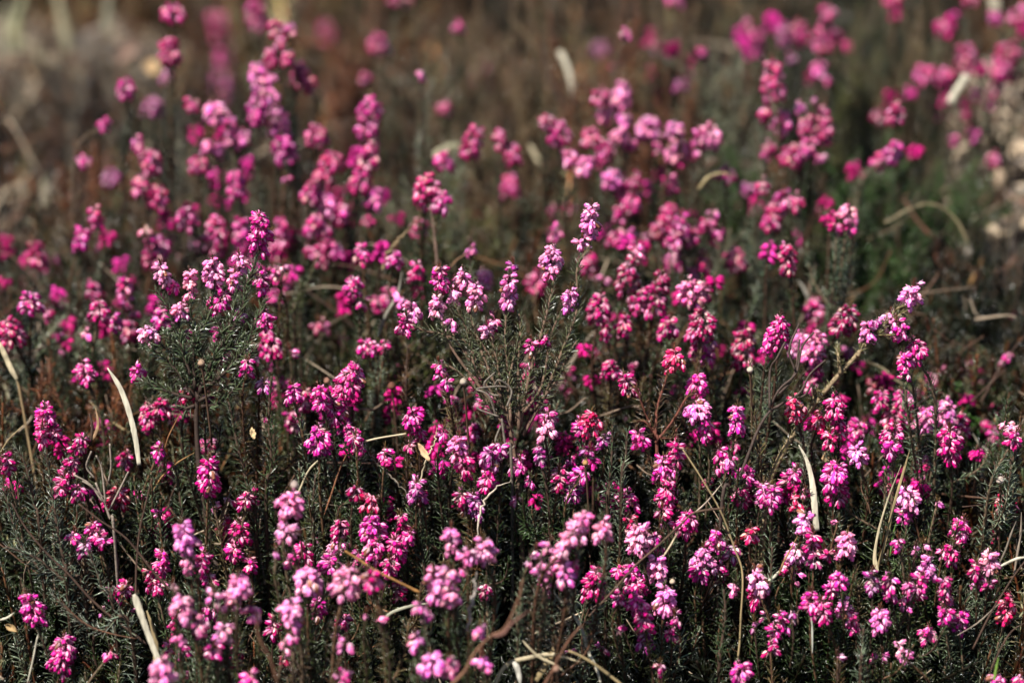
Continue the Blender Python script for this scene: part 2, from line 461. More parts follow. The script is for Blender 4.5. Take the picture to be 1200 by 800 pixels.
# class; heads as x y w h tone lean — read off the photograph, in its 1200x800 pixels
SPRIGS = """
2;202 7 28 22 m 0;199 45 27 34 m 3
3;195 86 18 14 u 0
4;252 12 40 42 m -10
4;263 56 36 30 p 8
4;258 86 44 40 p 0
2;147 94 22 24 p 0
2;126 140 16 16 p 40
3;180 115 26 26 u 0
2;225 118 16 16 m 0
2;250 122 32 24 w -20;265 138 12 14 p 0
2;160 164 18 22 p -20;172 178 28 30 m -20
2;165 210 22 24 m 0
2;185 220 28 26 m 10
2;101 185 14 16 p 0;89 187 10 10 w 0
2;243 165 16 16 w 0;254 172 14 16 w 0
2;233 184 24 22 m 0
2;268 150 18 20 w 0;285 155 20 20 w 0
3;297 0 28 38 m 0
2;300 76 24 38 w 0;316 87 16 14 w 0
2;303 113 26 36 p 0
2;322 108 14 14 w 0;324 128 30 40 w 0;330 160 30 34 p -12
2;323 26 20 20 m 0;339 30 14 14 w 0
2;329 47 14 14 m 0;318 60 20 20 m 0;337 62 18 16 m 0
2;351 75 26 30 m 0;361 93 16 20 m -10
4;382 24 30 34 m 0
3;443 40 26 26 m 0;455 54 10 10 p 0
3;470 -4 32 14 m 0
3;427 86 18 14 m 0
2;434 114 30 54 p 0
2;370 149 30 26 m 0
2;438 168 24 36 m 22
2;391 180 32 26 m 12
2;493 85 12 12 w 0
3;536 26 16 16 p 0
3;521 121 22 16 m 0
4;567 70 36 36 d 10
2;558 150 28 40 m 14
2;523 183 24 18 p 25
2;586 154 16 20 m 0;598 170 24 26 m 0
2;735 35 14 14 w 0
4;703 50 24 18 u 0
3;825 58 14 12 p 0
3;797 95 20 16 u 0
3;790 -3 26 14 p 0
3;770 50 16 18 d 0
2;730 97 26 34 w 6
2;705 108 22 18 m 10
2;711 128 20 20 w 20
2;642 138 16 18 m 0
2;656 144 26 30 p 0
2;691 153 26 22 m 0
2;711 167 24 22 m 0
2;733 135 16 16 w 0;725 150 22 22 w 0
2;755 141 38 26 w -25;738 163 20 14 p 0
2;790 146 24 18 w -15
2;797 167 30 26 w 0;815 170 16 18 m 0
2;834 147 30 28 w 12;819 156 14 16 p 0
2;771 169 10 12 p 0
2;668 178 16 20 w 0
2;688 187 22 20 w 20
3;874 24 18 18 m -20;884 36 20 20 m -20;888 50 18 20 p 0
2;905 70 28 52 m -5
3;970 9 24 14 p 0;967 21 14 14 m 0
3;971 31 36 32 m 0
3;960 72 18 18 p 0;968 90 12 12 p 0
3;918 27 20 28 u 0
3;936 25 20 34 m 0
3;928 64 16 12 u 0
2;897 125 16 20 m 0
2;918 133 26 28 p 15
2;938 123 14 14 w 0
2;952 116 10 10 p 0
2;965 127 16 20 m 0;943 140 18 20 m 0;968 140 26 34 m 0
2;950 162 22 22 p 10
2;933 172 30 26 m 20
2;963 182 12 12 w 0
2;903 168 20 20 m 0
3;1047 -4 26 12 m 0
3;1138 -3 22 12 m 0
3;1165 16 20 16 p -25
3;1190 12 32 18 m -35
3;1104 25 20 16 m 0
3;1130 52 30 38 m -8
3;1188 50 34 34 m 25;1177 72 24 26 m 20
3;1168 95 20 20 m 0
3;1085 78 26 22 p 0
3;1109 80 24 26 m 0
3;1143 105 14 16 p 0
3;1160 112 16 20 p 0
4;1095 122 18 16 d 0
4;1122 132 30 24 d 0
3;1028 130 18 18 d 0
2;1050 122 22 24 m 0
3;1143 153 12 16 p -15
3;1120 160 18 14 m 0
3;1165 180 20 20 m 0
2;1054 168 20 28 p 35;1038 182 20 24 m 40
4;4 200 30 40 u 10
4;22 232 36 40 m 0
3;130 200 24 20 u 0
2;110 245 18 24 m 0
2;98 268 18 28 p 15
3;114 282 12 18 u 0
2;40 285 24 34 m -10
3;60 300 16 24 p 0
3;35 320 26 24 m 0
1;37 345 28 26 p 0
3;5 332 14 24 m 0
3;14 352 18 22 m 0
2;55 362 14 18 m 0
3;69 353 10 14 m 0
1;8 378 30 32 m -15
2;108 332 18 20 m 0
2;143 328 22 20 p -15
2;149 350 13 16 p 20
1;117 355 26 24 m 0;132 370 20 20 p 0
2;156 363 12 14 m 0
2;150 377 20 26 m 0
2;102 375 12 10 w 0
1;101 390 10 10 w 0
2;66 390 14 12 p 0;73 398 10 16 p -15
2;170 271 12 10 w 0
2;180 277 12 14 p 0;192 282 18 20 p 0;181 292 26 26 m 10
2;214 247 24 26 p -20
3;226 283 12 14 u 0
3;208 298 12 14 m 0
2;275 202 22 34 p -5
2;255 255 34 48 m 8
2;282 258 22 40 p -5
2;294 285 16 26 m 0
1;190 361 22 26 p 0
2;383 200 28 26 m 25;368 215 22 24 p 25
2;383 228 26 28 w 0
2;402 242 16 22 p 0
2;370 255 24 26 p 15;385 266 16 16 m 0
2;365 290 16 14 m 20
2;379 284 16 30 m 0
2;394 286 16 22 p -10
2;425 197 28 34 m 12
2;444 222 20 26 w 20;432 236 12 14 p 0
2;430 254 12 16 m -15
2;334 209 10 10 p 0
2;330 255 15 26 m 0
2;327 283 24 26 m 0
1;502 206 32 34 m 0;520 226 22 24 p 0;493 242 12 8 m 0
2;492 258 22 26 m 0
1;424 289 18 22 p 0
1;463 297 22 18 p 0
1;488 312 22 20 m 0
1;413 329 26 22 p 0
1;424 352 12 12 p 0
2;457 338 20 22 m 0
2;443 348 20 22 m 0
1;470 350 14 12 w 0
1;332 312 8 8 w 0;321 315 12 20 p -10
2;337 324 16 26 m 0
2;325 340 22 20 p 0
2;373 378 14 14 m 0;382 378 10 14 p 0
1;552 288 9 14 w 0
2;568 318 20 22 w 0
3;600 205 26 30 m 0
3;648 242 12 22 m -20
3;669 240 20 18 m 0
2;653 267 12 20 p 10
2;632 320 26 26 m 20
2;690 300 16 22 m 10
2;698 325 9 10 w 0
2;708 325 9 10 w 0
2;719 201 26 24 w 10
2;735 214 30 30 m -10;746 204 14 20 m 0
2;742 232 24 20 p 0;724 244 16 18 m 0
2;722 272 22 20 m 0
2;731 270 10 12 w 0;742 272 12 12 w 0
2;756 274 10 10 w 0;752 284 12 14 w 0
2;785 208 22 20 p 0
2;787 241 26 30 m 10;770 262 20 22 d 0
2;797 254 20 30 p 0;812 266 16 26 m 0;790 275 24 18 m 0
2;834 247 9 10 p 0;832 258 20 18 m 20
2;843 272 14 12 p 0
2;850 199 30 16 p 0
2;893 213 16 18 m 0
3;877 215 12 18 u 0
2;861 293 28 28 m -10
1;747 292 20 14 w 0;741 303 28 50 d 0
1;776 320 20 26 d 0;768 334 34 38 m 0;748 350 20 22 m 0
2;790 293 18 20 w 0;803 310 10 12 w 0
2;815 315 12 14 w 0;823 304 14 16 m 0
1;808 331 36 30 w -8;823 330 16 28 m 0
1;704 347 28 36 m 0
1;711 384 16 16 m 0;732 373 18 24 m 0
1;785 373 24 28 m 0
1;823 366 36 36 d 0
1;823 400 32 30 p 0
1;874 385 30 52 d 5
2;918 225 26 28 p 10;908 242 24 30 m 0
2;935 231 16 22 m 0
1;921 287 22 38 m -8
3;960 242 12 14 m 0
1;994 243 24 18 w 0;998 260 12 20 p 0
1;980 263 16 12 m 0
2;955 352 24 26 m 0
1;995 361 32 36 d 20
3;1101 330 14 12 m 0
3;1192 370 16 12 m 0
0;52 478 26 30 p 0;50 500 22 24 m 0;64 502 14 18 m 0
1;97 427 26 24 p -15
0;6 535 13 26 m 0
1;173 475 26 30 m 0;189 469 20 24 m 0
2;202 488 14 18 d 0
0;187 525 18 14 p 0
0;98 513 18 24 m 30;87 537 18 26 m 30;76 557 20 28 m 20;90 570 14 18 p 0
1;147 532 16 18 m 0
1;138 574 28 24 r 0
1;120 588 18 14 m 20
1;165 577 12 14 p 0
0;222 453 22 20 r 0;241 458 12 14 u 0
1;245 518 24 18 m 0
0;245 539 28 44 m 0
0;290 424 12 20 p 0;297 419 9 10 w 0
0;290 578 18 20 m 0;266 585 9 9 m 0;250 592 12 9 p 0
1;313 390 28 32 m -10
1;340 411 8 11 w 0
0;417 427 32 42 p 22;402 446 22 28 m 10
0;374 456 24 28 p -10;388 466 26 34 m -15
1;357 458 16 28 m 0
1;328 443 18 20 p 0
0;342 455 20 20 p -10
0;310 448 20 13 u 0
1;342 484 16 20 p 0;347 498 12 12 m 0
0;373 503 32 32 p 0
0;406 499 22 26 p -25;417 512 14 14 m 0
0;423 523 14 14 p 0
0;451 529 17 17 p 0
0;483 483 20 22 p 0;489 500 20 20 m 0;480 520 11 14 m 0
1;427 401 20 18 p -10
1;441 404 14 12 p 0;452 402 12 14 m 0
0;515 427 12 20 p -10;522 447 14 12 p 0
1;527 464 8 12 p 0
1;558 443 14 18 m 0
1;567 461 24 24 m 0
1;555 499 16 18 m 0
1;593 489 14 20 p 0
0;520 503 12 16 p 0
0;538 513 26 26 w 0;542 532 24 28 m 0
0;488 566 20 24 u 0
0;494 580 12 14 m 0
0;418 571 18 16 d 0
0;436 585 32 14 r 60
-1;340 578 34 32 w 0;333 614 28 22 w -15
0;577 527 26 24 u 0;571 552 22 24 m 0
0;586 522 14 14 p 0
0;555 582 24 24 u 0;541 576 12 24 m 0
1;621 428 16 26 m 0
2;693 412 18 14 m -20
1;716 423 24 24 m 0
2;742 426 14 20 m 0
2;766 437 20 26 p 0
2;793 452 14 16 p 0
2;667 434 12 16 m 0
2;656 448 9 11 d 0
1;631 461 26 26 m 0
0;643 484 24 18 u 0;638 497 22 20 w 0
0;693 486 26 24 r 0;680 495 14 20 p 0
0;817 472 34 20 w 0;824 487 18 32 p -8
2;733 485 14 12 m 0
0;748 508 20 20 p -20
0;793 520 18 26 m 0
0;778 539 32 30 p 0;782 566 26 32 m 0
0;735 578 28 26 m 0
0;864 477 20 32 p 0
0;844 527 16 30 p 0
0;855 537 14 14 w 0
1;862 519 10 14 m 0
0;876 549 24 20 p 0
0;869 573 22 22 m 0
1;832 562 18 14 m 30
0;632 524 18 24 u 0
0;609 538 20 18 p 0
0;620 562 12 12 p 0
0;606 586 12 10 w 0
0;668 537 13 14 p 0;655 549 16 30 m 0
0;684 551 24 18 p 25;674 566 20 24 u 0
0;715 566 10 9 m 0
0;707 512 15 18 u 0
0;690 528 13 16 u 0
0;895 568 16 30 w 0
0;906 385 20 32 p 0;915 372 24 40 m 0
1;938 390 20 34 w 0
1;961 392 28 40 w 20;954 425 20 22 p 0
1;948 448 18 14 p 0
0;930 467 24 30 r 0
0;978 463 24 32 m 0;960 484 22 24 r 0
0;984 492 18 26 m 0;972 508 14 18 m 0
0;1070 400 28 28 m -20;1058 415 20 24 p 0;1061 436 12 14 p 0
2;1092 440 16 22 m 0
2;1108 432 14 20 m 15
2;1078 456 14 16 d 0
2;1178 416 11 12 p 0
2;1126 433 12 12 d 0
2;1134 427 10 10 d 0
2;1152 447 10 10 p 0
2;995 408 12 12 d 0
2;1023 448 14 16 r 0
1;1033 462 20 22 m 0
1;1057 460 28 28 p -15;1046 482 28 22 m 0
1;1010 496 28 24 p 40
1;1070 496 16 12 w 0
0;1047 503 26 18 m 0;1046 518 26 20 p 0
1;1087 480 26 28 w 10
1;1108 471 26 30 w -12
1;1128 487 18 24 m 0
0;1113 503 28 44 m -5
0;1005 525 26 22 w -10
0;980 547 34 24 p 0;982 565 28 26 m 0
1;1080 538 26 24 m 0;1079 560 20 30 p 0
1;1038 571 14 16 m 0
0;1062 573 28 28 w -15
0;1098 590 8 11 w 0
2;1153 494 18 16 m -15
2;1165 505 22 18 p -25
0;1183 495 20 14 w -10;1190 508 14 22 m 0
1;1180 583 24 18 r 0
0;932 550 14 26 p 25
0;905 572 20 28 p 0
0;932 587 22 14 r 0
0;943 576 7 10 p 0
0;110 614 24 24 p 0;117 628 18 18 p -20
0;87 625 13 14 p 0
0;100 636 16 18 u 0
0;33 699 28 36 p -15
0;75 748 32 30 p 0;72 764 30 30 m 8
0;129 764 13 10 p 30
0;121 718 8 8 p 0
0;150 715 8 7 w 0
0;149 686 20 22 m 30;132 692 14 9 m 0
0;190 649 24 24 p 0;176 668 16 32 m 0
0;187 680 14 14 w 0
-1;214 615 30 36 w 0
-1;221 648 16 28 w 0
0;238 649 20 26 m 15
0;245 676 18 16 p 0
0;186 601 12 10 p 0
0;266 609 14 26 m 0
0;279 612 26 34 m 0;276 640 18 20 p 0
0;293 656 18 16 p 0
-1;203 688 10 10 w 0;211 698 26 30 w -12
0;208 716 14 32 m 0
-1;279 677 28 26 w 0;273 697 22 22 w 0
-1;251 690 9 22 w 0
-1;229 726 20 24 w 0
-1;264 733 20 26 w 10
-1;250 756 18 20 p 0
0;244 713 18 18 p 0
-1;295 712 20 20 w 0
-1;212 747 14 12 w 0
0;215 759 20 14 p 0
0;197 757 11 16 m 0
-1;190 778 36 24 w 0
0;276 757 14 26 d 0
0;213 786 8 12 p 0
-1;292 792 28 14 p 0
-1;323 648 9 10 w 0
-1;338 654 15 14 w -25
0;398 611 20 20 d 0
1;372 629 12 11 m 0
0;435 607 34 34 p 0
0;469 605 18 20 m -10
0;395 629 26 22 w 0
0;357 642 32 30 m 20
0;388 652 30 24 p 0
0;442 636 26 24 p 25;462 633 24 30 m 0;456 657 24 22 m 0
0;480 625 20 18 p 20
0;420 648 20 22 u 0
0;460 668 12 10 p 0
-1;362 668 34 30 w 0
-1;407 668 36 38 w 10
-1;434 672 26 24 m -10
0;372 703 22 24 p 0
-1;339 705 28 36 w 0
-1;342 746 12 14 w 0;335 753 10 16 w 0
0;320 730 16 20 m 0
0;333 770 14 16 d 0
0;402 724 16 14 m 0
0;393 742 14 14 u 0
-1;404 751 12 18 w 12
-1;429 721 7 8 w 0
-1;443 723 9 11 w 0
0;467 686 18 18 m 0
-1;405 788 24 16 p 0
-1;529 621 18 34 w 0
-1;567 634 24 28 w 0;548 644 18 20 w 0
-1;508 670 22 40 w -10
-1;526 665 14 28 w 0;528 690 20 26 w 0
-1;542 664 9 13 w 0
-1;492 707 14 18 w 0;501 716 14 16 w 0
-1;487 746 16 14 w 0
-1;505 768 30 28 w 0
-1;527 772 20 24 w -15
-1;565 770 18 20 w 0
-1;562 735 14 18 w 15
0;570 684 12 22 d 0
-1;686 600 20 20 w 10;679 612 28 26 w 20
-1;706 611 26 26 w 0
-1;668 628 22 28 w 25;659 645 22 28 w 20
-1;662 662 20 28 w 0;673 659 14 14 p 0
-1;621 653 9 13 w 0
-1;630 644 8 20 w 0
-1;643 636 10 14 w 20
-1;637 661 18 20 w 0
0;642 683 9 14 p 0
0;738 607 16 22 r 0
0;747 617 28 34 w -10
0;764 627 18 20 p -30
0;700 671 30 34 m 10
0;725 665 16 14 p 0
0;769 654 28 34 w 0
0;738 663 22 18 p 0;744 677 28 26 m -15
0;728 692 13 22 p 0
0;745 699 24 26 p 0;753 716 24 30 m 0;757 742 18 20 u 0
0;779 690 26 32 w 0
0;791 720 9 18 p 0;787 735 18 18 p 0
0;777 598 12 12 m 0
0;777 617 8 9 p 0
0;806 602 24 28 m 0
0;840 624 22 24 p 0
0;824 644 30 28 w 0;820 664 18 20 p 0
0;842 662 16 22 p -15
0;860 640 14 20 u 0
0;860 686 14 14 w 0
0;885 670 26 26 w 0;888 690 22 24 m 0
0;884 731 9 11 p 0
0;897 716 9 14 u 0
0;773 781 12 12 p 0
0;705 758 14 9 m 0
0;665 762 9 11 p 0
0;725 735 8 9 p 0
0;866 780 28 22 p 0
0;879 621 16 18 r 0
0;944 602 20 28 w 0;952 625 16 26 m 0
0;935 642 26 22 w 0;928 658 18 20 m 0
0;955 645 12 24 u 0
0;932 673 9 12 w 0
0;982 611 9 9 p 0
0;993 626 24 30 w 0
0;980 649 8 10 w 0
0;968 645 10 16 m 0
1;1037 622 20 32 r 0
0;1053 632 10 20 p 0
0;1062 599 26 14 p 0
0;1073 643 8 9 w 0;1082 639 8 10 w 0
0;1128 611 24 26 p 15
0;1105 645 13 12 p 0
0;1117 640 14 26 m 0
1;1170 614 22 22 r 0
0;1159 650 24 22 w 0;1144 661 18 18 m 0
0;1148 676 14 16 w 20;1158 682 12 14 p 0
0;1089 655 22 26 w 0
0;1080 676 18 30 p 18;1070 694 14 22 m 15
0;1062 703 12 14 w 0
0;1065 683 9 16 w 0
0;1107 678 14 26 m 0
0;1110 696 16 14 w 0
0;1107 714 22 20 p -25
0;1128 716 20 28 p 10
0;1182 699 20 36 r 5
0;983 671 22 18 p 0;974 684 16 20 p 0
0;951 697 20 20 p 0;963 706 22 28 m -15
0;989 703 20 22 w 0;995 716 18 28 p -15
0;1023 672 13 28 u 0
0;1042 675 14 36 p -8
0;1031 715 24 30 w -8
0;1088 737 20 20 p 0
0;1055 759 16 17 w -30
0;1034 767 9 8 p 0
0;1024 772 7 9 p 0
1;1148 760 12 18 p 0
0;914 720 16 24 p 0;908 735 14 22 p 0
0;903 757 12 14 m 0
0;928 718 8 14 u 0
0;982 770 8 10 u 0
0;1167 792 26 14 p 0
0;1196 794 14 12 p 0
"""

CELLS = [  # x-limit columns per row of the picture, with the words that find that patch
    (75, [(250, "in the blurred strip by the top edge, near the tan grass"), (420, "of the hazy group above the tall pink clump"), (640, "by the top edge, before the upright pale blade"),
          (870, "by the top edge, behind the upright pale blade"), (1010, "of the blurred group at the top edge, over dark moss"), (1201, "near the top edge, by the corner of dead leaves")]),
    (140, [(280, "between the tan grass and the pale tall clump"), (400, "in the tall soft clump by the hazy pink mass"), (620, "around the grey leafy column"),
           (820, "just under the upright pale blade"), (960, "on the near rim of the dark green moss"), (1201, "around the small cream chip near the dead leaves")]),
    (200, [(230, "left of the tall soft clump, before bare litter"), (350, "in the lower half of the tall soft clump"), (480, "right of the tall soft clump, by the long head"), (630, "behind the two-headed sprig on the bare brown stem"),
           (760, "of the pale upper row below the upright blade"), (880, "at the right end of that pale upper row"), (1201, "beyond the dark green moss hollow")]),
    (260, [(150, "before the tan straw at the far side"), (350, "behind the tip of the leafy dark branch"), (480, "in the soft cluster between both leafy bushes"), (680, "behind the tall thin twig of the middle bush"),
           (800, "of the soft column above the crimson heads"), (1201, "beside the dark green moss hollow")]),
    (320, [(150, "in the soft group beside the tan straw"), (340, "just behind the leafy dark branch"), (560, "in the gap between both leafy bushes"), (720, "close behind the middle bush"),
           (850, "of the soft heads stacked above the crimson pair"), (1201, "left of the arching brown stem")]),
    (400, [(90, "at the soft end left of the leafy branch"), (170, "just left of the leafy dark branch"), (400, "partly hidden behind the leafy dark branch"), (560, "left of the middle bush's pale heads"), (760, "right behind the middle bush"),
           (1201, "between the middle bush and the slanting branch")]),
    (470, [(140, "left of the upright straw blade"), (370, "at the foot of the leafy dark branch"), (560, "between the leafy branch and the knotted grey tangle"), (760, "right of the knotted grey tangle"), (1000, "behind the bare forked twig"),
           (1201, "right of the slanting tan branch")]),
    (530, [(150, "left of the upright straw blade's foot"), (300, "right of the upright straw blade's foot"), (430, "above the bent pale stalk"), (590, "right of the bent pale stalk"),
           (760, "under the middle bush's right side"), (900, "left of the bare forked twig's stem"), (1040, "below the slanting tan branch"), (1201, "of the crowded right-hand bank")]),
    (590, [(200, "by the grey fir-like shoots"), (310, "around the dark trunk of the leafy branch"), (460, "below the bent pale stalk"), (580, "around the pale twig left of the bush foot"), (720, "around the foot of the middle bush"),
           (850, "beside the thin slanting straw"), (1000, "left of the broad pale blade"), (1201, "by the twin straw blades")]),
    (650, [(130, "over the long dark twig, among grey shoots"), (260, "by the crossing dark twigs"), (380, "right of the dark trunk's lower end"), (500, "of the dense mound left of the near pale clump"), (720, "of the blurred pale group before the bush foot"),
           (860, "beside the diagonal brown twig"), (1000, "just beneath the broad pale blade"), (1201, "around and right of the twin straw blades' feet")]),
    (700, [(200, "above the twisted cream husk"), (310, "of the crowd right of the cream husk"), (400, "below the dense magenta mound"), (480, "along the orange twig"), (600, "of the near blurred pale clump"),
           (800, "of the row crossed by the brown diagonal twig"), (960, "around the long thin straw's bend"), (1090, "just below the twin straw blades"), (1201, "before the whitish stalks at the side")]),
    (750, [(200, "left of the twisted cream husk"), (310, "right of the twisted cream husk"), (420, "of the blurred row above the bottom edge"), (600, "near the looping dry straw, behind the fork"), (820, "right of the looping dry straw"),
           (960, "left of the dark hollow at the bottom"), (1090, "above the dark hollow at the bottom"), (1201, "beside the dark hollow, towards the green blade")]),
    (900, [(200, "at the bottom edge, before the cream husk"), (310, "at the bottom edge, right of the cream husk"), (480, "at the bottom edge, among green needles"), (600, "at the bottom edge, left of the looping straw"), (820, "at the bottom edge, right of the looping straw"),
           (1000, "at the bottom edge, by the long thin straw"), (1201, "at the bottom edge, near the green blade")]),
]
ORD = ['', 'second', 'third', 'fourth', 'fifth', 'sixth', 'seventh', 'eighth', 'ninth', 'tenth', 'eleventh', 'twelfth', 'thirteenth', 'fourteenth', 'fifteenth']


def parse():
    rows = []
    for ln in SPRIGS.strip().splitlines():
        p = ln.split(';'); heads = []
        for q in p[1:]:
            a = q.split(); heads.append((float(a[0]), float(a[1]), float(a[2]), float(a[3]), a[4], float(a[5])))
        rows.append((int(p[0]), heads))
    return rows


rows = parse()


def merge_rows(rows, goal=296):
    """small heads that sit on a neighbour's side shoots belong to that sprig"""
    rows = [[c, list(h)] for c, h in rows]
    size = lambda r: sum(h[2] * h[3] for h in r[1])
    for reach in (20, 26, 32, 38, 44, 50):
        for r in sorted(rows, key=size):
            if len(rows) <= goal: break
            if size(r) > 700 + reach * 6: continue
            best = None
            for q in rows:
                if q is r or q[0] != r[0] or len(q[1]) + len(r[1]) > 5: continue
                d = min(math.hypot(a[0] - b[0], (a[1] + a[3] / 2 - b[1] - b[3] / 2) * .8) for a in r[1] for b in q[1])
                if d < reach and (best is None or d < best[0]): best = (d, q)
            if best: best[1][1] += r[1]; rows.remove(r)
    for r in rows: r[1].sort(key=lambda h: -h[2] * h[3])
    return [(c, h) for c, h in rows]


rows = merge_rows(rows)
cells = {}
for i, (cls, heads) in enumerate(rows):
    x, y = heads[0][0], heads[0][1] + heads[0][3] / 2
    for ri, (ylim, cols) in enumerate(CELLS):
        if y < ylim:
            for ci, (xlim, ph) in enumerate(cols):
                if x < xlim: cells.setdefault((ri, ci), []).append((x, i)); break
            break
LABEL = {}
for (ri, ci), lst in cells.items():
    lst.sort(); n = len(lst); ph = CELLS[ri][1][ci][1]
    for r_, (x, i) in enumerate(lst):
        cls, heads = rows[i]
        hh = max(h[1] + h[3] for h in heads) - min(h[1] for h in heads)
        size = 'tiny' if hh < 13 else 'small' if hh < 20 else 'tall' if hh > 42 else ''
        nh = {1: '', 2: 'two-headed', 3: 'three-headed', 4: 'four-headed', 5: 'five-headed'}[len(heads)]
        t = ' '.join(w for w in (size, nh or '', TONEW[heads[0][4]]) if w)
        if n == 1: s = f"{t} heather sprig {ph}"
        elif r_ == 0: s = f"{t} sprig, leftmost {ph}"
        elif r_ == n - 1: s = f"{t} sprig, rightmost {ph}"
        else: s = f"{t} sprig, {ORD[r_]} from left {ph}"
        if len(s.replace('-', ' ').split()) > 16: s = s.replace(' the ', ' ')
        LABEL[i] = s

for i, (cls, heads) in enumerate(rows):
    hs = []
    for (x, y, w, h, t, l) in heads:
        hs.append((x, y, w, h, t, l if l else float(rng.normal(0, 7))))
    sprig(cls, hs, LABEL[i])


# ------------------------------------------------------------------ branching bushes (each moves as one)
def path3(pts, D, dz=0.):
    """polyline of photo pixels (x, y[, D]) -> world points"""
    return np.array([P(p[0], p[1], p[2] if len(p) > 2 else D) for p in pts])


def bush(name, label, cat, D, trunk, r0, branches, heads, stemc, leafc, group=None, needle=.0058, step=.0024, per=4, t_leaf=.45, trunk_leaf=None, ang=56):
    tr = path3(trunk, D)
    root = tr[0].copy(); root[2] = float(ground(root[0], root[1])) - .004
    e = empty(name, root, label, cat, group)
    st, fo = MB(), MB()
    full = catmull(np.vstack([root, tr]), 8) - root
    tube(st, full, r0, r0 * .55, 7, 0, stemc, .10)
    if trunk_leaf: needles_along(fo, full, needle, step, per, ang, leafc, trunk_leaf, 1.)
    for pts, leafy in branches:
        w = catmull(path3(pts, D) + rng.normal(0, .0015, (len(pts), 3)), 7) - root
        tube(st, w, r0 * .55, .0005, 6, 0, stemc, .12)
        if leafy: needles_along(fo, w, needle, step, per, ang, leafc, leafy - 1 if leafy > 1 else .1, 1.)
    for (x, y, w, h, tone, lean) in heads:
        m = K * D; ax = tip_axis(lean, D); top = P(x, y, D + rng.normal(0, .003))
        spike(e, root, top - ax * (h - 3) * m, ax, w * m, (h - 3) * m, tone, True, m)
    link('stem', st.build('stem', [M_STM]), e)
    if fo.n: link('foliage', fo.build('foliage', [M_NEE]), e)
    return e


LC = (.12, .14, .095)
bush('heather_bush', 'dark leafy heather branch crowned with pink tips, rising on one dark trunk', 'heather bush', 1.205,
     [(258, 700), (250, 650), (240, 600), (233, 545), (230, 490), (232, 462)], .0019,
     [([(232, 462), (250, 420), (272, 380), (290, 340), (302, 300)], 1), ([(232, 470), (215, 430), (190, 405), (170, 402)], 1),
      ([(234, 465), (262, 430), (288, 405), (300, 375), (310, 352)], 1), ([(233, 455), (238, 410), (243, 370), (248, 336)], 1),
      ([(240, 440), (232, 400), (224, 370), (222, 348)], 1), ([(222, 440), (212, 400), (200, 365), (190, 338)], 1),
      ([(262, 400), (268, 375), (275, 340)], 1), ([(232, 470), (205, 465), (180, 450), (166, 446)], 1),
      ([(234, 455), (222, 425), (214, 395), (212, 372)], 1), ([(250, 425), (262, 405), (258, 372)], 1),
      ([(234, 470), (265, 445), (285, 425), (305, 412)], 1), ([(285, 360), (290, 330), (296, 318)], 1),
      ([(232, 465), (210, 440), (192, 425), (178, 415)], 1), ([(236, 460), (245, 430), (250, 402)], 1),
      ([(234, 480), (255, 470), (275, 460), (292, 445)], 1), ([(230, 478), (215, 475), (200, 478)], 1),
      ([(236, 450), (226, 420), (205, 400), (196, 385)], 1), ([(238, 440), (258, 415), (276, 398), (284, 380)], 1),
      ([(240, 445), (252, 418), (266, 410), (272, 395)], 1), ([(232, 460), (240, 425), (230, 395), (234, 380)], 1)],
     [(305, 252, 27, 46, 'p', 3), (189, 312, 18, 26, 'w', -15), (222, 320, 16, 30, 'w', 0), (249, 305, 28, 34, 'w', 0), (280, 300, 16, 22, 'w', 0),
      (275, 320, 14, 26, 'w', 8), (297, 316, 16, 16, 'w', 0), (306, 320, 14, 28, 'p', 0), (262, 343, 26, 28, 'p', 20), (281, 364, 12, 15, 'w', 0),
      (212, 358, 22, 16, 'w', 15), (172, 386, 24, 18, 'w', -15), (256, 383, 11, 15, 'p', 0), (163, 430, 16, 18, 'p', 10), (222, 384, 10, 14, 'p', 0),
      (311, 366, 20, 18, 'p', 0), (262, 413, 14, 9, 'w', 0), (202, 332, 14, 14, 'p', 0)],
     (.035, .022, .016), (.10, .12, .08), None, .0066, .0020, 6)

